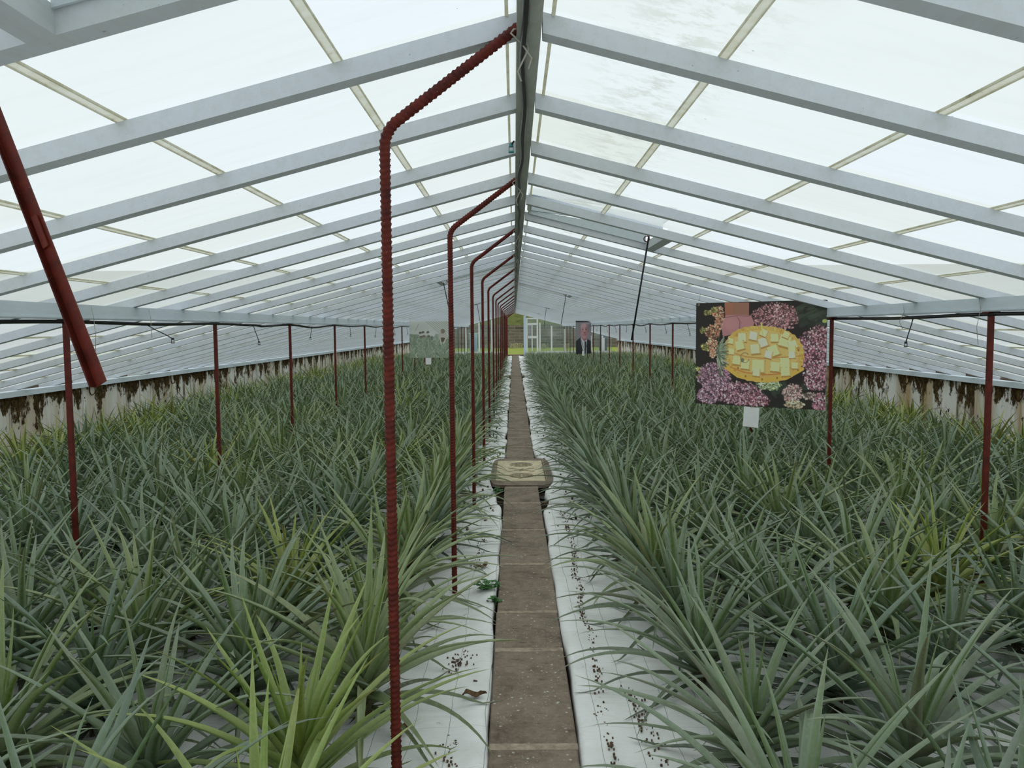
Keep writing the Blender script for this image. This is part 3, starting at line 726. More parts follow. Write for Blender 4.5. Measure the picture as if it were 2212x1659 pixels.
# ================================================================== printed banners
def lin(c): return tuple((x / 255 / 12.92 if x / 255 <= .04045 else ((x / 255 + .055) / 1.055) ** 2.4) for x in c)
class Pic:
    def __init__(s, W, H, bgc):
        s.W, s.H = W, H; s.a = np.zeros((H, W, 3)); s.a[:] = bgc
        s.Y, s.X = np.mgrid[0:H, 0:W].astype(float)
    def blend(s, m, c, al=1.0):
        m = m * al; s.a = s.a * (1 - m[..., None]) + np.array(c, float) * m[..., None]
    def ell(s, cx, cy, rx, ry, c, al=1.0, rot=0.0, soft=0.12):
        R = int(max(rx, ry) * 1.3 + 3); x0, x1 = max(0, int(cx - R)), min(s.W, int(cx + R)); y0, y1 = max(0, int(cy - R)), min(s.H, int(cy + R))
        if x1 <= x0 or y1 <= y0: return
        X = s.X[y0:y1, x0:x1] - cx; Y = s.Y[y0:y1, x0:x1] - cy
        u = (X * math.cos(rot) + Y * math.sin(rot)) / rx; v = (-X * math.sin(rot) + Y * math.cos(rot)) / ry
        m = np.clip((1 + soft - np.sqrt(u * u + v * v)) / (2 * soft), 0, 1)[..., None] * al
        s.a[y0:y1, x0:x1] = s.a[y0:y1, x0:x1] * (1 - m) + np.array(c, float) * m
    def poly(s, pts, c, al=1.0):
        m = np.zeros((s.H, s.W), bool); n = len(pts)
        for i in range(n):
            x1, y1 = pts[i]; x2, y2 = pts[(i + 1) % n]
            if y1 == y2: continue
            cnd = ((s.Y >= min(y1, y2)) & (s.Y < max(y1, y2))) & (s.X < x1 + (s.Y - y1) * (x2 - x1) / (y2 - y1)); m ^= cnd
        s.blend(m.astype(float), c, al)
    def line(s, pts, wd, c, al=1.0):
        for (x1, y1), (x2, y2) in zip(pts[:-1], pts[1:]):
            x0, xx = max(0, int(min(x1, x2) - wd - 2)), min(s.W, int(max(x1, x2) + wd + 3)); y0, yy = max(0, int(min(y1, y2) - wd - 2)), min(s.H, int(max(y1, y2) + wd + 3))
            if xx <= x0 or yy <= y0: continue
            X, Y = s.X[y0:yy, x0:xx], s.Y[y0:yy, x0:xx]; dx, dy = x2 - x1, y2 - y1; l2 = dx * dx + dy * dy + 1e-9
            t = np.clip(((X - x1) * dx + (Y - y1) * dy) / l2, 0, 1); d = np.hypot(X - x1 - t * dx, Y - y1 - t * dy)
            m = np.clip(wd / 2 + .5 - d, 0, 1)[..., None] * al
            s.a[y0:yy, x0:xx] = s.a[y0:yy, x0:xx] * (1 - m) + np.array(c, float) * m
def sheet(pic, w, h, parent, back):
    """printed sheet hanging in the plane x=0..w, z=-h..0, with thickness and a slight belly"""
    H, W = pic.H, pic.W
    X, Z = np.meshgrid(np.linspace(0, w, W), np.linspace(0, -h, H))
    Yb = .006 * np.sin(X / w * PI * 2) * np.sin(-Z / h * PI)
    v = np.stack([X, Yb, Z], -1).reshape(-1, 3)
    i = np.arange((H - 1) * (W - 1)); r, c = i // (W - 1), i % (W - 1); a = r * W + c
    f = np.stack([a, a + W, a + W + 1, a + 1], -1)
    me = bpy.data.meshes.new('printed_sheet'); me.from_pydata(v.tolist(), [], f.tolist()); me.materials.append(M_PRINT)
    cc = np.clip(pic.a / 255, 0, 1); cc = np.where(cc <= .04045, cc / 12.92, ((cc + .055) / 1.055) ** 2.4)
    col = np.ones((H * W, 4)); col[:, :3] = cc.reshape(-1, 3)
    at = me.attributes.new('ink', 'FLOAT_COLOR', 'POINT'); at.data.foreach_set('color', col.ravel())
    link('printed_sheet', me, parent)
    mb = MB(); n = 12
    for q in range(n):
        xa, xb = w * q / n, w * (q + 1) / n
        mb.box(xa, xb, .008, .011, -h, 0)
    mb.build('backing', back, parent)
M_BACK = mat_flat('pvc_back', (0.6, 0.6, 0.58))

# --- picture one: half pineapple filled with cubes among pink flowers
def pic_fruit():
    W, H = 430, 345; p = Pic(W, H, (38, 33, 30)); rr = random.Random(2)
    def T(x, y):
        u = (x - 105) / 1317.0; top = 283 - 98 * u; bot = 1275 + 30 * u
        return u * W, (y - top) / (bot - top) * H
    k = W / 1317.0
    for _ in range(60):
        x, y = T(rr.uniform(1150, 1420), rr.uniform(220, 450)); p.ell(x, y, rr.uniform(10, 26), rr.uniform(4, 9), rr.choice([(52, 60, 48), (64, 72, 58), (40, 44, 36)]), .6, rr.uniform(-.8, .3))
    for _ in range(50):
        x, y = T(rr.uniform(700, 1250), rr.uniform(1040, 1290)); p.ell(x, y, rr.uniform(8, 22), rr.uniform(4, 9), rr.choice([(50, 62, 46), (36, 42, 34), (58, 66, 56)]), .6, rr.uniform(-1.5, 1.5))
    def bloom(cx, cy, rx, ry, cols, n, sz=(3.0, 6.5)):
        X, Y = T(cx, cy); p.ell(X, Y, rx * k * .95, ry * k * .95, tuple(c * .45 for c in cols[0]), .85)
        for _ in range(n):
            a = rr.uniform(0, 6.283); q = math.sqrt(rr.random()) * rr.uniform(.95, 1.14)
            x, y = X + q * rx * k * math.cos(a), Y + q * ry * k * math.sin(a) ; c = rr.choice(cols); g = rr.uniform(.6, 1.3)
            s_ = rr.uniform(*sz) * .62
            p.ell(x, y, s_, s_ * rr.uniform(.4, .8), tuple(min(250, v * g) for v in c), .9, rr.uniform(0, 3.1), .35)
    PK = [(186, 128, 130), (160, 100, 108), (208, 160, 158)]; MG = [(178, 112, 128), (206, 150, 160), (136, 80, 98), (228, 190, 192)]
    OR = [(206, 150, 118), (190, 120, 92), (222, 182, 150)]; MV = [(184, 142, 158), (214, 182, 194), (138, 96, 116), (158, 112, 128)]
    for cx, cy, a, b in ((340, 360, 70, 60), (370, 460, 60, 70), (290, 560, 75, 80), (280, 680, 60, 70), (290, 770, 30, 40)): bloom(cx, cy, a, b, OR, 120)
    for cx, cy in ((230, 370), (300, 340), (180, 545), (190, 700), (215, 720), (120, 930), (150, 1000)): bloom(cx, cy, 40, 30, [(200, 196, 120), (170, 160, 90)], 16, (3, 6))
    bloom(930, 385, 215, 135, PK, 620); bloom(1350, 600, 120, 140, PK + MG, 330); bloom(1310, 780, 130, 150, MG, 380); bloom(1330, 980, 110, 120, MG, 300); bloom(1240, 640, 70, 120, MG, 120)
    bloom(310, 1000, 170, 140, MV, 560); bloom(560, 1160, 250, 110, MG + MV, 640); bloom(240, 1190, 110, 90, MV, 280); bloom(760, 1220, 130, 60, MG, 180)
    bloom(1110, 1140, 95, 85, [(224, 186, 172), (204, 150, 150)], 220); bloom(1130, 1250, 90, 40, [(230, 205, 165), (220, 180, 150)], 90); bloom(1375, 1230, 80, 90, MG, 200)
    bloom(880, 1065, 115, 50, [(206, 218, 170), (176, 196, 140)], 160); bloom(1270, 1160, 60, 40, [(210, 180, 170)], 26)
    # wrist and palm
    p.poly([T(412, 262), T(668, 250), T(668, 395), T(420, 400)], (146, 100, 82)); p.poly([T(412, 262), T(500, 255), T(500, 395), T(420, 400)], (168, 100, 74), .5)
    p.poly([T(425, 385), T(560, 372), T(690, 380), T(722, 450), T(700, 520), T(540, 560), T(395, 600), T(383, 520)], (170, 116, 118))
    x, y = T(480, 470); p.ell(x, y, 30, 24, (186, 130, 130), .7, 0, .4); x, y = T(640, 440); p.ell(x, y, 24, 20, (180, 122, 124), .7, 0, .4)
    p.line([T(545, 395), T(575, 440), T(570, 520)], 2.0, (110, 66, 66), .8); p.line([T(420, 410), T(540, 385), T(668, 385)], 1.6, (112, 62, 52), .8)
    # rind
    ring = []; 
    for i in range(90):
        a = 2 * PI * i / 90; sc_ = 1 + .016 * math.sin(a * 31)
        ring.append(T(812 + 405 * sc_ * math.copysign(abs(math.cos(a)) ** .82, math.cos(a)), 757 + 282 * sc_ * math.copysign(abs(math.sin(a)) ** .9, math.sin(a))))
    p.poly(ring, (200, 164, 88))
    inn = []
    for i in range(60):
        a = 2 * PI * i / 60
        inn.append(T(810 + 355 * math.copysign(abs(math.cos(a)) ** .85, math.cos(a)), 735 + 220 * math.sin(a)))
    p.poly(inn, (206, 176, 104))
    for _ in range(240):
        a = rr.uniform(0, 6.28); q = rr.uniform(.90, 1.0); x, y = T(812 + 400 * q * math.cos(a), 757 + 276 * q * math.sin(a))
        p.ell(x, y, rr.uniform(2, 5), rr.uniform(1.5, 3), rr.choice([(226, 186, 96), (190, 138, 54), (222, 170, 76)]), .8, a)
    p.line([T(430, 900), T(560, 985), T(800, 1020), T(1050, 985), T(1200, 890)], 12, (216, 166, 74)); p.line([T(480, 900), T(620, 945), T(820, 965), T(1060, 940)], 4, (190, 112, 56), .8)
    p.line([T(430, 740), T(640, 790), T(840, 800), T(1180, 760)], 4, (176, 110, 56), .55)
    for x_, y_ in ((505, 745), (560, 905), (640, 985), (810, 1010), (960, 990), (1160, 700), (1160, 900)): x, y = T(x_, y_); p.ell(x, y, 3, 4, (140, 92, 40), .8)
    # cubes: outline, lit face
    CU = [(600, 600, 60), (575, 680, 62), (715, 580, 58), (815, 640, 62), (930, 590, 56), (1030, 620, 78), (1110, 650, 56), (735, 710, 66), (920, 720, 74), (870, 760, 52), (1100, 700, 50), (820, 545, 48),
          (1040, 555, 44), (480, 640, 40), (490, 745, 40), (545, 830, 60), (635, 870, 62), (770, 880, 88), (940, 880, 66), (1035, 835, 68), (1040, 925, 62), (750, 945, 50), (1130, 860, 44), (1100, 755, 44)]
    for j, (x_, y_, s_) in enumerate(CU):
        r0 = rr.uniform(-.45, .45) if j < 14 else rr.uniform(-.12, .12); c0, s0 = math.cos(r0), math.sin(r0)
        def q(a, b): return T(x_ + (a * c0 - b * s0) * s_ * .88, y_ + (a * s0 + b * c0) * s_ * .88)
        p.poly([q(-.85, -.8), q(.95, -.8), q(1.0, 1.05), q(-.8, 1.05)], (170, 126, 62), .9)
        p.poly([q(-.8, -.85), q(.75, -.8), q(.70, .75), q(-.82, .72)], rr.choice([(240, 226, 162), (230, 214, 146), (246, 236, 180)]))
        p.poly([q(.75, -.8), q(1.0, -.55), q(.98, .98), q(.70, .75)], (200, 168, 96))
    x, y = T(630, 800); pts = [(x + 15 * math.cos(a), y + 15 * math.sin(a) * 1.1) for a in np.linspace(.3, 5.6, 16)]; p.line(pts, 1.6, (96, 84, 62), .9); x, y = T(605, 825); p.ell(x, y, 6, 7, (100, 96, 84), .8)
    x1, y1 = T(795, 450); x2, y2 = T(810, 560); p.line([(x1, y1), (x2, y2)], 5, (222, 196, 110))
    # crown leaves, hanging from the left end
    for _ in range(46):
        sx_, sy_ = 430 + rr.uniform(-10, 35), rr.uniform(620, 900); e = rr.choice([-1, 1]); c = rr.choice([(118, 132, 108), (150, 158, 134), (84, 98, 78), (176, 176, 150)])
        mid = (350 + rr.uniform(-25, 30), 760 + (sy_ - 760) * .6 + rr.uniform(-20, 20)); end = (rr.uniform(340, 420), sy_ + (rr.uniform(40, 130) if sy_ > 760 else -rr.uniform(20, 60)))
        p.line([T(sx_, sy_), T(*mid), T(*end)], rr.uniform(1.5, 3.6), c, .9)
    x, y = T(1400, 400); p.ell(x, y, 8, 6, (176, 190, 96), .9)
    for _ in range(14):
        a = T(rr.uniform(1180, 1400), rr.uniform(240, 330)); p.line([a, (a[0] - rr.uniform(10, 40), a[1] + rr.uniform(4, 18))], 1.6, (86, 92, 76), .5)
    p.a = np.clip(p.a * 1.16 + 14, 0, 250); return p
# --- picture two: elderly person in a dark suit
def pic_portrait():
    W, H = 96, 150; p = Pic(W, H, (150, 142, 146))
    p.poly([(0, 0), (W, 0), (W, 6), (0, 6)], (60, 58, 58))
    p.poly([(0, 150), (0, 90), (26, 74), (40, 100), (60, 100), (72, 82), (96, 92), (96, 150)], (34, 34, 40))
    p.poly([(27, 72), (42, 82), (62, 88), (68, 80), (66, 150), (46, 150)], (206, 208, 212))
    p.poly([(54, 92), (62, 92), (65, 98), (62, 150), (52, 150), (54, 99)], (48, 56, 58))
    p.poly([(36, 64), (66, 64), (66, 84), (54, 92), (38, 80)], (150, 96, 96))
    p.ell(52, 46, 25, 36, (196, 146, 148)); p.ell(48, 26, 20, 15, (210, 170, 172), .8); p.ell(28, 40, 5, 16, (150, 138, 140), .9); p.ell(76, 40, 4, 14, (136, 122, 124), .8); p.ell(26, 48, 3, 7, (182, 122, 124))
    p.ell(66, 48, 9, 24, (160, 108, 110), .5, 0, .5); p.line([(38, 32), (47, 31)], 2.4, (120, 92, 92)); p.line([(58, 31), (68, 32)], 2.4, (110, 84, 84))
    p.ell(43, 38, 4, 2, (80, 56, 60)); p.ell(63, 38, 4, 2, (76, 54, 58)); p.line([(54, 38), (56, 50)], 3, (214, 168, 168), .8); p.ell(54, 52, 6, 3.5, (150, 96, 98)); p.line([(45, 63), (62, 63)], 2.2, (150, 82, 90)); p.ell(52, 74, 12, 5, (200, 150, 150), .7)
    p.line([(27, 72), (46, 118)], 2, (20, 20, 24)); p.line([(72, 80), (66, 118)], 2, (20, 20, 24)); return p
# --- picture three: pale old photo of field workers under glass
def pic_workers():
    W, H = 150, 130; p = Pic(W, H, (172, 176, 166)); rr = random.Random(6)
    p.poly([(0, 0), (W, 0), (W, 52), (0, 52)], (178, 180, 172))
    for i in range(9): p.line([(62 + i * 9, 2), (108 + i * 12, 40 + i)], 1.8, (110, 116, 104), .75)
    for i in range(7): p.line([(0, 8 + i * 4), (70, 3 + i * 4)], .8, (140, 144, 132), .5)
    p.line([(34, 10), (22, 34)], 1.6, (120, 120, 110))
    p.poly([(0, 45), (W, 58), (W, H), (0, H)], (108, 122, 100))
    p.poly([(88, 44), (130, 48), (130, 66), (88, 66)], (132, 140, 128))
    for _ in range(420):
        x, y = rr.uniform(0, W), rr.uniform(56, H); a = rr.uniform(-2.6, -.5); l = rr.uniform(5, 16); c = rr.choice([(146, 162, 136), (90, 106, 84), (120, 140, 116), (170, 182, 152), (70, 80, 66)])
        p.line([(x, y), (x + l * math.cos(a), y + l * math.sin(a))], rr.uniform(.8, 2), c, .75)
    for cx, cy, hc in ((40, 42, (60, 56, 50)), (50, 40, (66, 60, 54)), (68, 40, (70, 60, 52))):
        p.ell(cx, cy, 5, 5, hc); p.ell(cx + 5, cy + 8, 10, 7, (176, 176, 166)); p.ell(cx + 3, cy + 13, 6, 4, (92, 84, 70))
    p.ell(84, 46, 11, 9, (184, 188, 182)); p.ell(82, 60, 3, 9, (80, 90, 96))
    p.ell(122, 50, 16, 17, (164, 160, 150)); p.ell(122, 36, 8, 8, (104, 94, 78)); p.ell(116, 38, 3.5, 4, (186, 170, 150)); p.ell(122, 66, 12, 8, (62, 54, 46)); p.line([(112, 60), (116, 80)], 4, (186, 180, 160)); p.line([(134, 60), (124, 78)], 4, (186, 180, 160)); p.ell(118, 38, 3, 6, (120, 100, 84))
    p.a = np.clip(p.a * 1.0 + 44, 0, 245); return p
def banner(name, A, B, h, pic, label, card=None, rod_=False):
    A = Vector(A); B = Vector(B); d = B - A; t = empty(name, A, math.atan2(d.y, d.x)); w_ = d.length
    sheet(pic, w_, h, t, M_BACK); mb = MB()
    for x in (.03, w_ - .03): mb.tube([(x + .008 * math.cos(a), -.008, -.02 + .008 * math.sin(a)) for a in [2 * PI * i / 10 for i in range(11)]], .0025, 5, cap=False)
    mb.build('eyelets', M_WIRE, t)
    if rod_: MB().tube([(-.01, 0, 0), (w_ + .01, 0, 0)], .014, 8).build('hanging_rail', M_BLACK, t, True)
    else:
        mb = MB()
        for x in (.03, w_ - .03): mb.tube([(x, -.004, -.015), (x, .0, .03), (x + .01, .01, .09)], .002, 5)
        mb.build('hanging_wire', M_WIRE, t)
    tag(t, label, 'banner')
    if card:
        u, cw, ch, gap, tilt, clb = card; c = empty('paper_card', A + d * u + Vector((0, 0, -h - gap)), math.atan2(d.y, d.x)); c.rotation_euler = (0, tilt, math.atan2(d.y, d.x))
        MB().box(0, cw, -.004, 0, -ch, 0).build('card', M_CARD, c)
        MB().box(cw * .5 - .004, cw * .5 + .004, -.005, 0.001, -.008, gap + .012).build('card_clip', M_WIRE, c)
        tag(c, clb, 'card')
banner('photo_banner', (1.700, 7.60, 1.792), (2.665, 6.86, 1.792), 0.965, pic_fruit(), 'large banner picturing a cut pineapple filled with cubes, hung beside a red post',
       (.40, .145, .185, .004, .05, 'small blank white card clipped under the pineapple banner'))
banner('photo_banner', (2.05, 26.8, 1.782), (2.62, 27.4, 1.782), 1.12, pic_portrait(), 'narrow portrait banner of a bald person in a dark suit with tie',
       (.40, .12, .16, -.10, 0, 'small white card at the foot of the portrait banner'), True)
banner('photo_banner', (-2.535, 18.7, 1.748), (-1.55, 18.5, 1.748), 0.865, pic_workers(), 'pale faded photo banner of field workers hung far down the left side',
       (.39, .135, .155, .004, .0, 'small white card hanging under the faded workers banner'))

# ================================================================== pineapple plants
NPR = np.random.default_rng(5)
def leaf_arrays(rng, az, a0, bend, L, wd, seg, nu, z0, r0, rank=0.0, curl=0.0):
    s = np.linspace(0, 1, seg + 1)
    el = a0 - bend * s ** 1.5
    azs = az + curl * s ** 2
    ds = L / seg
    elm = (el[:-1] + el[1:]) / 2; azm = (azs[:-1] + azs[1:]) / 2
    x = np.concatenate([[0], np.cumsum(np.cos(elm) * np.cos(azm) * ds)]) + r0 * math.cos(az)
    y = np.concatenate([[0], np.cumsum(np.cos(elm) * np.sin(azm) * ds)]) + r0 * math.sin(az)
    z = np.concatenate([[0], np.cumsum(np.sin(elm) * ds)]) + z0
    side = np.stack([-np.sin(azs), np.cos(azs), np.zeros_like(s)], -1)
    nrm = np.stack([-np.sin(el) * np.cos(azs), -np.sin(el) * np.sin(azs), np.cos(el)], -1)
    W = wd * np.clip(1 - s, 0, 1) ** 0.78 * (0.86 + 0.14 * np.minimum(1, s * 5))
    u = np.linspace(-1, 1, nu)
    tw = rng.uniform(-.35, .35) * s
    P = np.stack([x, y, z], -1)[:, None, :]
    fold = (0.52 - 0.14 * s)[:, None] * np.abs(u)[None, :] ** 1.4 * W[:, None]
    a = u[None, :] * W[:, None] / 2
    sd = side[:, None, :] * np.cos(tw)[:, None, None] + nrm[:, None, :] * np.sin(tw)[:, None, None]
    V = P + sd * a[..., None] + nrm[:, None, :] * fold[..., None]
    V[..., 2] = np.maximum(V[..., 2], 0.012 + 0.004 * rng.random())
    m = seg + 1
    i, j = np.meshgrid(np.arange(seg), np.arange(nu - 1), indexing='ij'); q = (i * nu + j).ravel()
    F = np.stack([q, q + 1, q + nu + 1, q + nu], -1)
    C = np.zeros((m, nu, 4)); C[..., 3] = rank; C[..., 0] = s[:, None]; C[..., 1] = np.abs(u)[None, :]; C[..., 2] = rng.random()
    return V.reshape(-1, 3), F, C.reshape(-1, 4)
def plant_arrays(rng, n, seg, nu, f0=0.0, f1=1.0, H=1.0, wall=False):
    Vs, Fs, Cs = [], [], []; b = 0; ga = rng.uniform(0, 6.28)
    for i in range(n):
        f = f0 + (f1 - f0) * i / (n - 1)
        az = ga + i * 2.39996 + rng.uniform(-.25, .25)
        a0 = math.radians(5 + 80 * f ** 1.12 + rng.uniform(-7, 7)); a0 = min(a0, math.radians(89))
        bend = math.radians(max(4, 62 * (1 - f) ** 1.1 + 6 + rng.uniform(-10, 14)))
        if rng.random() < .07 and f > .3: bend += math.radians(45)
        L = (0.40 + 0.33 * math.sin(PI * min(1, 0.12 + f * 0.80)) + rng.uniform(-.07, .06)) * H
        if f > .9: L *= .80
        cl = rng.uniform(-.35, .35)
        if wall and math.cos(az) > -.1: a0 = max(a0, math.radians(58)); bend = min(bend, math.radians(12)); L *= (.75 if math.cos(az) < .5 else .62); cl = 0
        wd = (0.024 + 0.029 * math.sin(PI * min(1, .10 + f * .72))) * rng.uniform(.85, 1.15)
        if f > .93: wd *= .7
        V, F, C = leaf_arrays(rng, az, a0, bend, L, wd, seg, nu, 0.035 + 0.15 * f, 0.012 + 0.020 * (1 - f), rank=f, curl=cl)
        Vs.append(V); Fs.append(F + b); Cs.append(C); b += len(V)
    return np.concatenate(Vs), np.concatenate(Fs), np.concatenate(Cs)
def np_mesh(name, V, F, C, mat, tint=None):
    me = bpy.data.meshes.new(name)
    me.vertices.add(len(V)); me.vertices.foreach_set('co', V.astype(np.float32).ravel())
    me.loops.add(F.size); me.loops.foreach_set('vertex_index', F.astype(np.int32).ravel())
    me.polygons.add(len(F)); me.polygons.foreach_set('loop_start', np.arange(0, F.size, 4, dtype=np.int32))
    me.polygons.foreach_set('use_smooth', np.ones(len(F), bool))
    me.materials.append(mat); me.update(calc_edges=True)
    at = me.attributes.new('leaf', 'FLOAT_COLOR', 'POINT'); at.data.foreach_set('color', C.astype(np.float32).ravel())
    if tint is not None:
        at = me.attributes.new('tint', 'FLOAT_COLOR', 'POINT'); at.data.foreach_set('color', tint.astype(np.float32).ravel())
    return me
VAR = []
for v in range(14):
    rg = np.random.default_rng(100 + v)
    o_ = np_mesh('outer_leaves', *plant_arrays(rg, 33, 12, 5, 0.0, .68), M_LEAF)
    h_ = np_mesh('heart_leaves', *plant_arrays(rg, 12, 11, 5, .70, 1.0), M_LEAF)
    VAR.append((o_, h_))
WVAR = []
for v in range(5):
    rg = np.random.default_rng(200 + v)
    WVAR.append((np_mesh('outer_leaves', *plant_arrays(rg, 30, 12, 5, 0.0, .66, .95, True), M_LEAF), np_mesh('heart_leaves', *plant_arrays(rg, 12, 11, 5, .70, 1.0, .95, True), M_LEAF)))
mb = MB(); mb.tube([(0, 0, -.02), (0, 0, .06), (.003, 0, .13), (0, 0, .20)], .03, 9, rad=lambda l, a, t: .026 * (1 - .45 * t) + .004 * math.sin(a * 4 + l * 90))
r_ = random.Random(9)
for i in range(11):
    a = r_.uniform(0, 6.28); l = r_.uniform(.07, .16); c, s_ = math.cos(a), math.sin(a); wv = .008
    mb.add([(.02 * c - wv * s_, .02 * s_ + wv * c, .035), (.02 * c + wv * s_, .02 * s_ - wv * c, .035), (l * c, l * s_, .015)], [(0, 1, 2)])
STEM = mb.mesh('stem', M_STEM)

pos = []      # (side, row, x, y)
rg = random.Random(77)
near = {-1: {1: [1.85, 2.43, 3.07, 3.68, 4.25], 2: [1.80, 2.47, 3.17, 3.61, 4.10], 3: [2.0, 2.54, 2.96, 3.45, 3.87], 4: [2.35, 2.90, 3.40, 3.98], 5: [3.1, 3.6, 4.2]},
        1: {1: [1.45, 2.02, 2.64, 3.30, 3.92], 2: [1.90, 2.50, 3.08, 3.66, 4.19], 3: [1.85, 2.40, 3.20, 3.72, 4.18], 4: [2.2, 3.07, 3.6, 4.15], 5: [3.0, 3.55, 4.1]}}
for sd, x1, dx, nr in ((-1, .70, .52, 10), (1, .74, .51, 10)):
    for row in range(1, nr + 1):
        x = x1 + dx * (row - 1); ys = list(near[sd].get(row, []))
        y = (ys[-1] if ys else 3.4 + .2 * (row % 3)) + .58
        while y < 40.6: ys.append(y + rg.uniform(-.07, .07)); y += .585
        for n, yy in enumerate(ys):
            pos.append((sd, row, n + 1, sd * min(x + rg.uniform(-.05, .05), 5.34), yy))
# posts stand between plants: push overlapping plants aside
fixed = []
for sd, row, n, x, y in pos:
    D = -DL if sd < 0 else DR
    if abs(x - D) < .12:
        x = D + (.12 if x > D else -.12)
    fixed.append((sd, row, n, x, y))
pos = fixed
def vis(p):
    return abs(p[3] + .05) < .66 * p[4] + .55
vis_pos = sorted([p for p in pos if vis(p)], key=lambda p: p[4] ** 2 + p[3] ** 2 * .3)
head = vis_pos[:300]
_h = set(head)
tail = [p for p in pos if p not in _h and abs(p[3]) < .66 * p[4] + 1.9 and p[4] > 1.3]
ROWN = {-1: 'left', 1: 'right'}
for q, (sd, row, n, x, y) in enumerate(head):
    edge = row == 10; pool = WVAR if edge else VAR
    v = rg.randrange(len(pool)); t = empty('pineapple_plant', (x, y, 0.008), (0 if sd > 0 else PI) if edge else rg.uniform(0, 6.28)); s_ = rg.uniform(.86, 1.04)
    if row == 1: s_ *= 1.02
    t.scale = (s_, s_, s_ * rg.uniform(.92, 1.06))
    yel = rg.random(); wallside = abs(x) > 4.6
    if (yel < .035) or (wallside and yel < .6): tint = (1.28, 1.22, .52, 1); yl = 'yellowish green'
    elif yel < .17 or (sd < 0 and row == 1 and yel < .75): tint = (1.06, 1.08, .78, 1); yl = 'fresh green'
    elif yel > .8: tint = (.78, .86, .88, 1); yl = 'dark bluish green'
    else: tint = (.94, .99, .94, 1); yl = 'grey-green'
    if sd < 0 and row == 1 and n in (1, 2): tint = (1.15, 1.2, .55, 1); yl = 'yellowish green'
    for nm_, me in (('outer_leaves', pool[v][0]), ('heart_leaves', pool[v][1])):
        o = link(nm_, me, t); o.color = tint
    link('stem', STEM, t)
    tag(t, f'{yl} pineapple plant, {ordn(n)} from the front, {ordn(row)} row {ROWN[sd]} of the path', 'pineapple plant', 'pineapple plants in the beds')
# all the remaining plants, too many to single out
LOD = []
for v in range(10):
    rg2 = np.random.default_rng(300 + v); LOD.append((plant_arrays(rg2, 40, 7, 3, 0.0, 1.0), plant_arrays(rg2, 30, 5, 3, 0.0, 1.0)))
Vs, Fs, Cs, Ts = [], [], [], []; b = 0
for (sd, row, n, x, y) in tail:
    V, F, C = LOD[rg.randrange(10)][0 if y < 20 else 1]
    a = rg.uniform(0, 6.28); s_ = rg.uniform(.86, 1.04) * (1.0 if y < 28 else max(.55, 1 - (y - 28) * .036)); c, sn_ = math.cos(a), math.sin(a)
    R = np.array([[c, -sn_, 0], [sn_, c, 0], [0, 0, rg.uniform(.92, 1.06)]]) * s_
    V2 = V @ R.T + np.array([x, y, .008])
    yel = rg.random(); wallside = abs(x) > 4.6
    tint = (1.28, 1.22, .52, 1) if (yel < .02 or (wallside and yel < .6)) else ((1.05, 1.08, .8, 1) if yel < .12 else ((.8, .88, .88, 1) if yel > .8 else (.94, .99, .94, 1)))
    Vs.append(V2); Fs.append(F + b); Cs.append(C); Ts.append(np.tile(np.array(tint), (len(V), 1))); b += len(V)
V = np.concatenate(Vs); V[:, 0] = np.clip(V[:, 0], -WL + .01, WR - .01)
o = link('pineapple_plants', np_mesh('pineapple_plants', V, np.concatenate(Fs), np.concatenate(Cs), M_LEAF_FAR, np.concatenate(Ts)))
tag(o, 'dense mass of grey-green pineapple plants filling the far beds', 'pineapple plants', kind='stuff')

# ================================================================== litter and weeds beside the path
def clump(loc, r, seed, label, name='soil_clump', mat=None, cat='soil clump', flat=.45, group=None):
    rr = random.Random(seed); mb = MB()
    for q in range(rr.randint(5, 9)):
        cx, cy = rr.gauss(0, r * .5), rr.gauss(0, r * .5); s_ = rr.uniform(.22, .5) * r; n = 6; vs = []
        for i in range(5):
            for j in range(n):
                th = PI * (i + .5) / 5; ph = 2 * PI * j / n; k = s_ * rr.uniform(.75, 1.25)
                vs.append((cx + k * math.sin(th) * math.cos(ph), cy + k * math.sin(th) * math.sin(ph), s_ * flat + k * flat * math.cos(th)))
        fs = [(i * n + j, (i + 1) * n + j, (i + 1) * n + (j + 1) % n, i * n + (j + 1) % n) for i in range(4) for j in range(n)] + [tuple(range(n)), tuple(4 * n + j for j in range(n - 1, -1, -1))]
        mb.add(vs, fs)
    o = mb.build(name, mat or M_CRUMB); o.location = loc; o.rotation_euler = (0, 0, rr.uniform(0, 6)); tag(o, label, cat, group); return o
G = 'soil clumps dropped on the white cloth'
for i, (x, y, r, lb) in enumerate([(.321, 3.873, .030, 'pale brown clod on the cloth right of the path, nearest the big leaf fan'),
    (.262, 3.07, .014, 'small dark crumb of soil close to the right path edge'), (.30, 2.83, .030, 'dark brown soil clump beside the right path edge near the frame bottom'),
    (.427, 3.24, .028, 'brown clod under the leaf tips of the nearest right bed'), (.45, 3.02, .022, 'dark litter clump right of the path under long leaves'),
    (-.282, 2.85, .026, 'dark crumbled soil left of the path near the frame bottom'), (-.265, 5.12, .035, 'brown leaf scrap clump left of the path beyond the green weed'),
    (-.33, 3.60, .018, 'grey dirt crumbs on the cloth beside the nearest bent bar'), (-.235, 3.38, .016, 'small dark crumb left of the path by the curled dead leaf'),
    (.326, 4.49, .026, 'dark soil clump on the trail of crumbs right of the path'), (.35, 5.33, .026, 'soil clump farther up the crumb trail right of the path'), (.31, 2.62, .02, 'soil crumbs at the very bottom right of the path'),
    (-.30, 6.3, .03, 'dark soil clump left of the path before the decorated slab'), (.40, 6.3, .03, 'dark soil clump right of the path before the decorated slab')]):
    clump((x, y, .012), r * .62, 40 + i, lb, group=G)
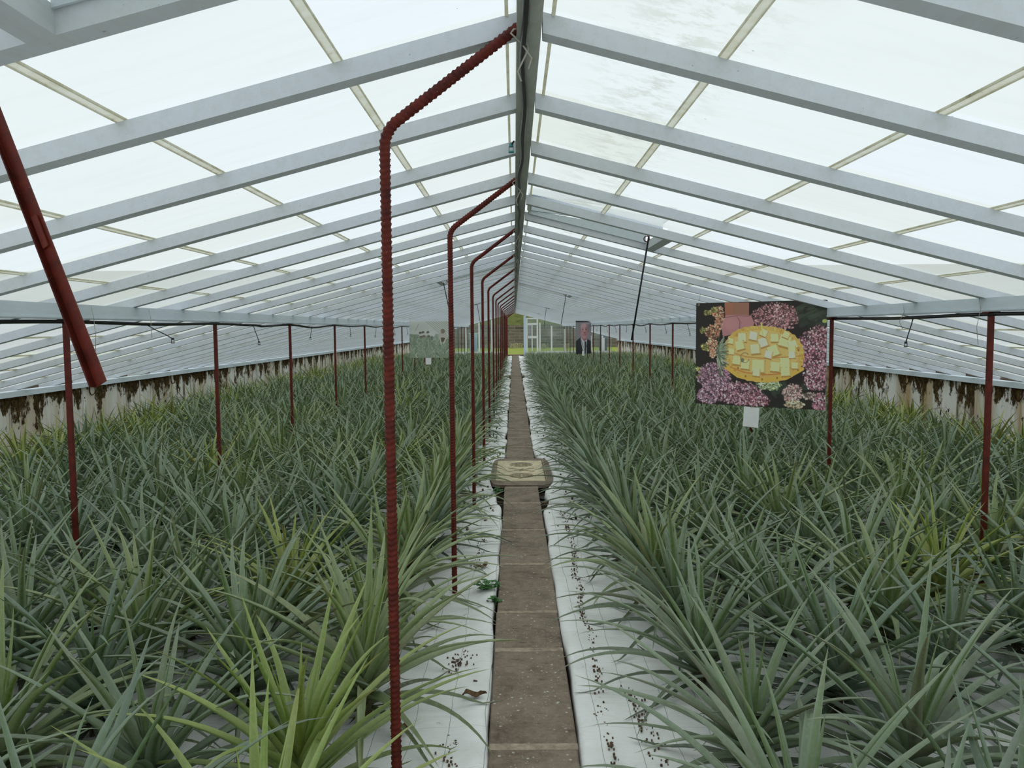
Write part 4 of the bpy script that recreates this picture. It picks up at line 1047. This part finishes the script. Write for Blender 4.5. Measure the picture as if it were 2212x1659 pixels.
# trail of fine crumbs
rr = random.Random(31); mb = MB()
def trail(pts, n, sp):
    for _ in range(n):
        t_ = rr.uniform(0, len(pts) - 1.001); i = int(t_); f = t_ - i
        x = pts[i][0] * (1 - f) + pts[i + 1][0] * f + rr.gauss(0, sp); y = pts[i][1] * (1 - f) + pts[i + 1][1] * f + rr.gauss(0, sp * 1.5)
        s_ = rr.uniform(.0012, .0042); z = .012 + .016 * hashn(x * 1.5, y * 1.5, 1)
        mb.box(x - s_, x + s_, y - s_ * rr.uniform(.6, 1.8), y + s_, z - .004, z + .001 + s_ * .6)
trail([(.30, 2.5), (.29, 3.1), (.33, 3.8), (.30, 4.2), (.335, 4.6), (.32, 5.0), (.36, 5.4), (.36, 6.0), (.33, 6.6)], 330, .012)
trail([(.47, 2.6), (.45, 2.95), (.42, 3.3)], 90, .02); trail([(-.30, 2.6), (-.28, 2.9)], 60, .03); trail([(-.34, 3.5), (-.30, 3.7)], 50, .03); trail([(-.26, 5.0), (-.32, 5.1), (-.28, 5.8)], 70, .02)
for _ in range(200):
    sgn = rr.choice([-1, 1]); x = sgn * rr.uniform(.22, .6); y = rr.uniform(6, 16); s_ = rr.uniform(.003, .010); mb.box(x - s_, x + s_, y - s_, y + s_, .0, .022 + s_ * .5)
tag(mb.build('soil_crumbs', M_CRUMB), 'fine dark soil crumbs scattered over the white cloth along the path', 'crumbs', kind='stuff')
# dead curled leaf
vs = []; fs = []; n = 12
for i in range(n):
    for j in range(5):
        u = i / (n - 1); w_ = .022 * math.sin(PI * min(1, u * 1.05 + .05)) ** .6; vs.append((u * .10 - .05 + .006 * math.sin(j * 2 + i), (j / 2 - 1) * w_ + .008 * math.sin(u * 7), .030 + .012 * abs(j / 2 - 1) + .006 * math.sin(u * 9)))
for i in range(n - 1):
    for j in range(4): a = i * 5 + j; fs.append((a, a + 1, a + 6, a + 5))
def solid(o, th):
    m = o.modifiers.new('thick', 'SOLIDIFY'); m.thickness = th; return o
for i, (x, y, rz, lb) in enumerate([(-.231, 3.214, .1, 'curled brown dead leaf on the cloth left of the path'), (-.275, 5.00, .7, 'brown dead leaf scrap beside the cloth edge, beyond the green weed'), (-.50, 2.93, 1.0, 'grey dry leaf scrap near the foot of the nearest bent bar')]):
    o = MB().add(vs, fs).build('dead_leaf', M_DEAD, smooth=True); o.location = (x, y, -.004); o.rotation_euler = (0, 0, rz); solid(o, .0015); tag(o, lb, 'dead leaf', 'dead leaves on the cloth')
# green weeds in the gap beside the path
def weed(loc, n, spread, seed, label):
    rr = random.Random(seed); t = empty('green_weed', loc); st = MB(); lf = MB()
    for i in range(n):
        a = rr.uniform(0, 6.28); d = spread * math.sqrt(rr.random()); h = rr.uniform(.02, .055); x, y = d * math.cos(a), d * math.sin(a) * .8
        st.tube([(0, 0, -.03), (x * .5, y * .5, h * .8), (x, y, h)], .0015, 5)
        s_ = rr.uniform(.013, .022); k = 9; tl = rr.uniform(-.4, .4)
        pts = []
        for q in range(k):
            b_ = 2 * PI * q / k; r2 = s_ * (1 if q % 3 else .62); pts.append((x + r2 * math.cos(b_), y + r2 * math.sin(b_), h + r2 * math.cos(b_) * tl))
        lf.prism(pts, (0, 0, .001))
    st.build('stems', M_WEED, t); lf.build('leaves', M_WEED, t); tag(t, label, 'weed', 'weeds beside the path')
weed((-.225, 4.56, .02), 34, .075, 1, 'leafy green weed growing out at the left path edge beside the second bent bar')
weed((-.175, 4.36, .0), 12, .03, 5, 'small sprig of weed in the left path gap in front of the leafy weed')
weed((-.235, 7.38, .0), 22, .06, 2, 'bright green weed at the left corner of the decorated slab')
weed((-.20, 10.0, .0), 8, .04, 3, 'tiny green weed at the left path edge beyond the decorated slab')
clump((.215, 7.02, -.02), .04, 90, 'heap of dead brown leaves in the gap right of the path', 'leaf_litter', M_DEAD, 'leaf litter')
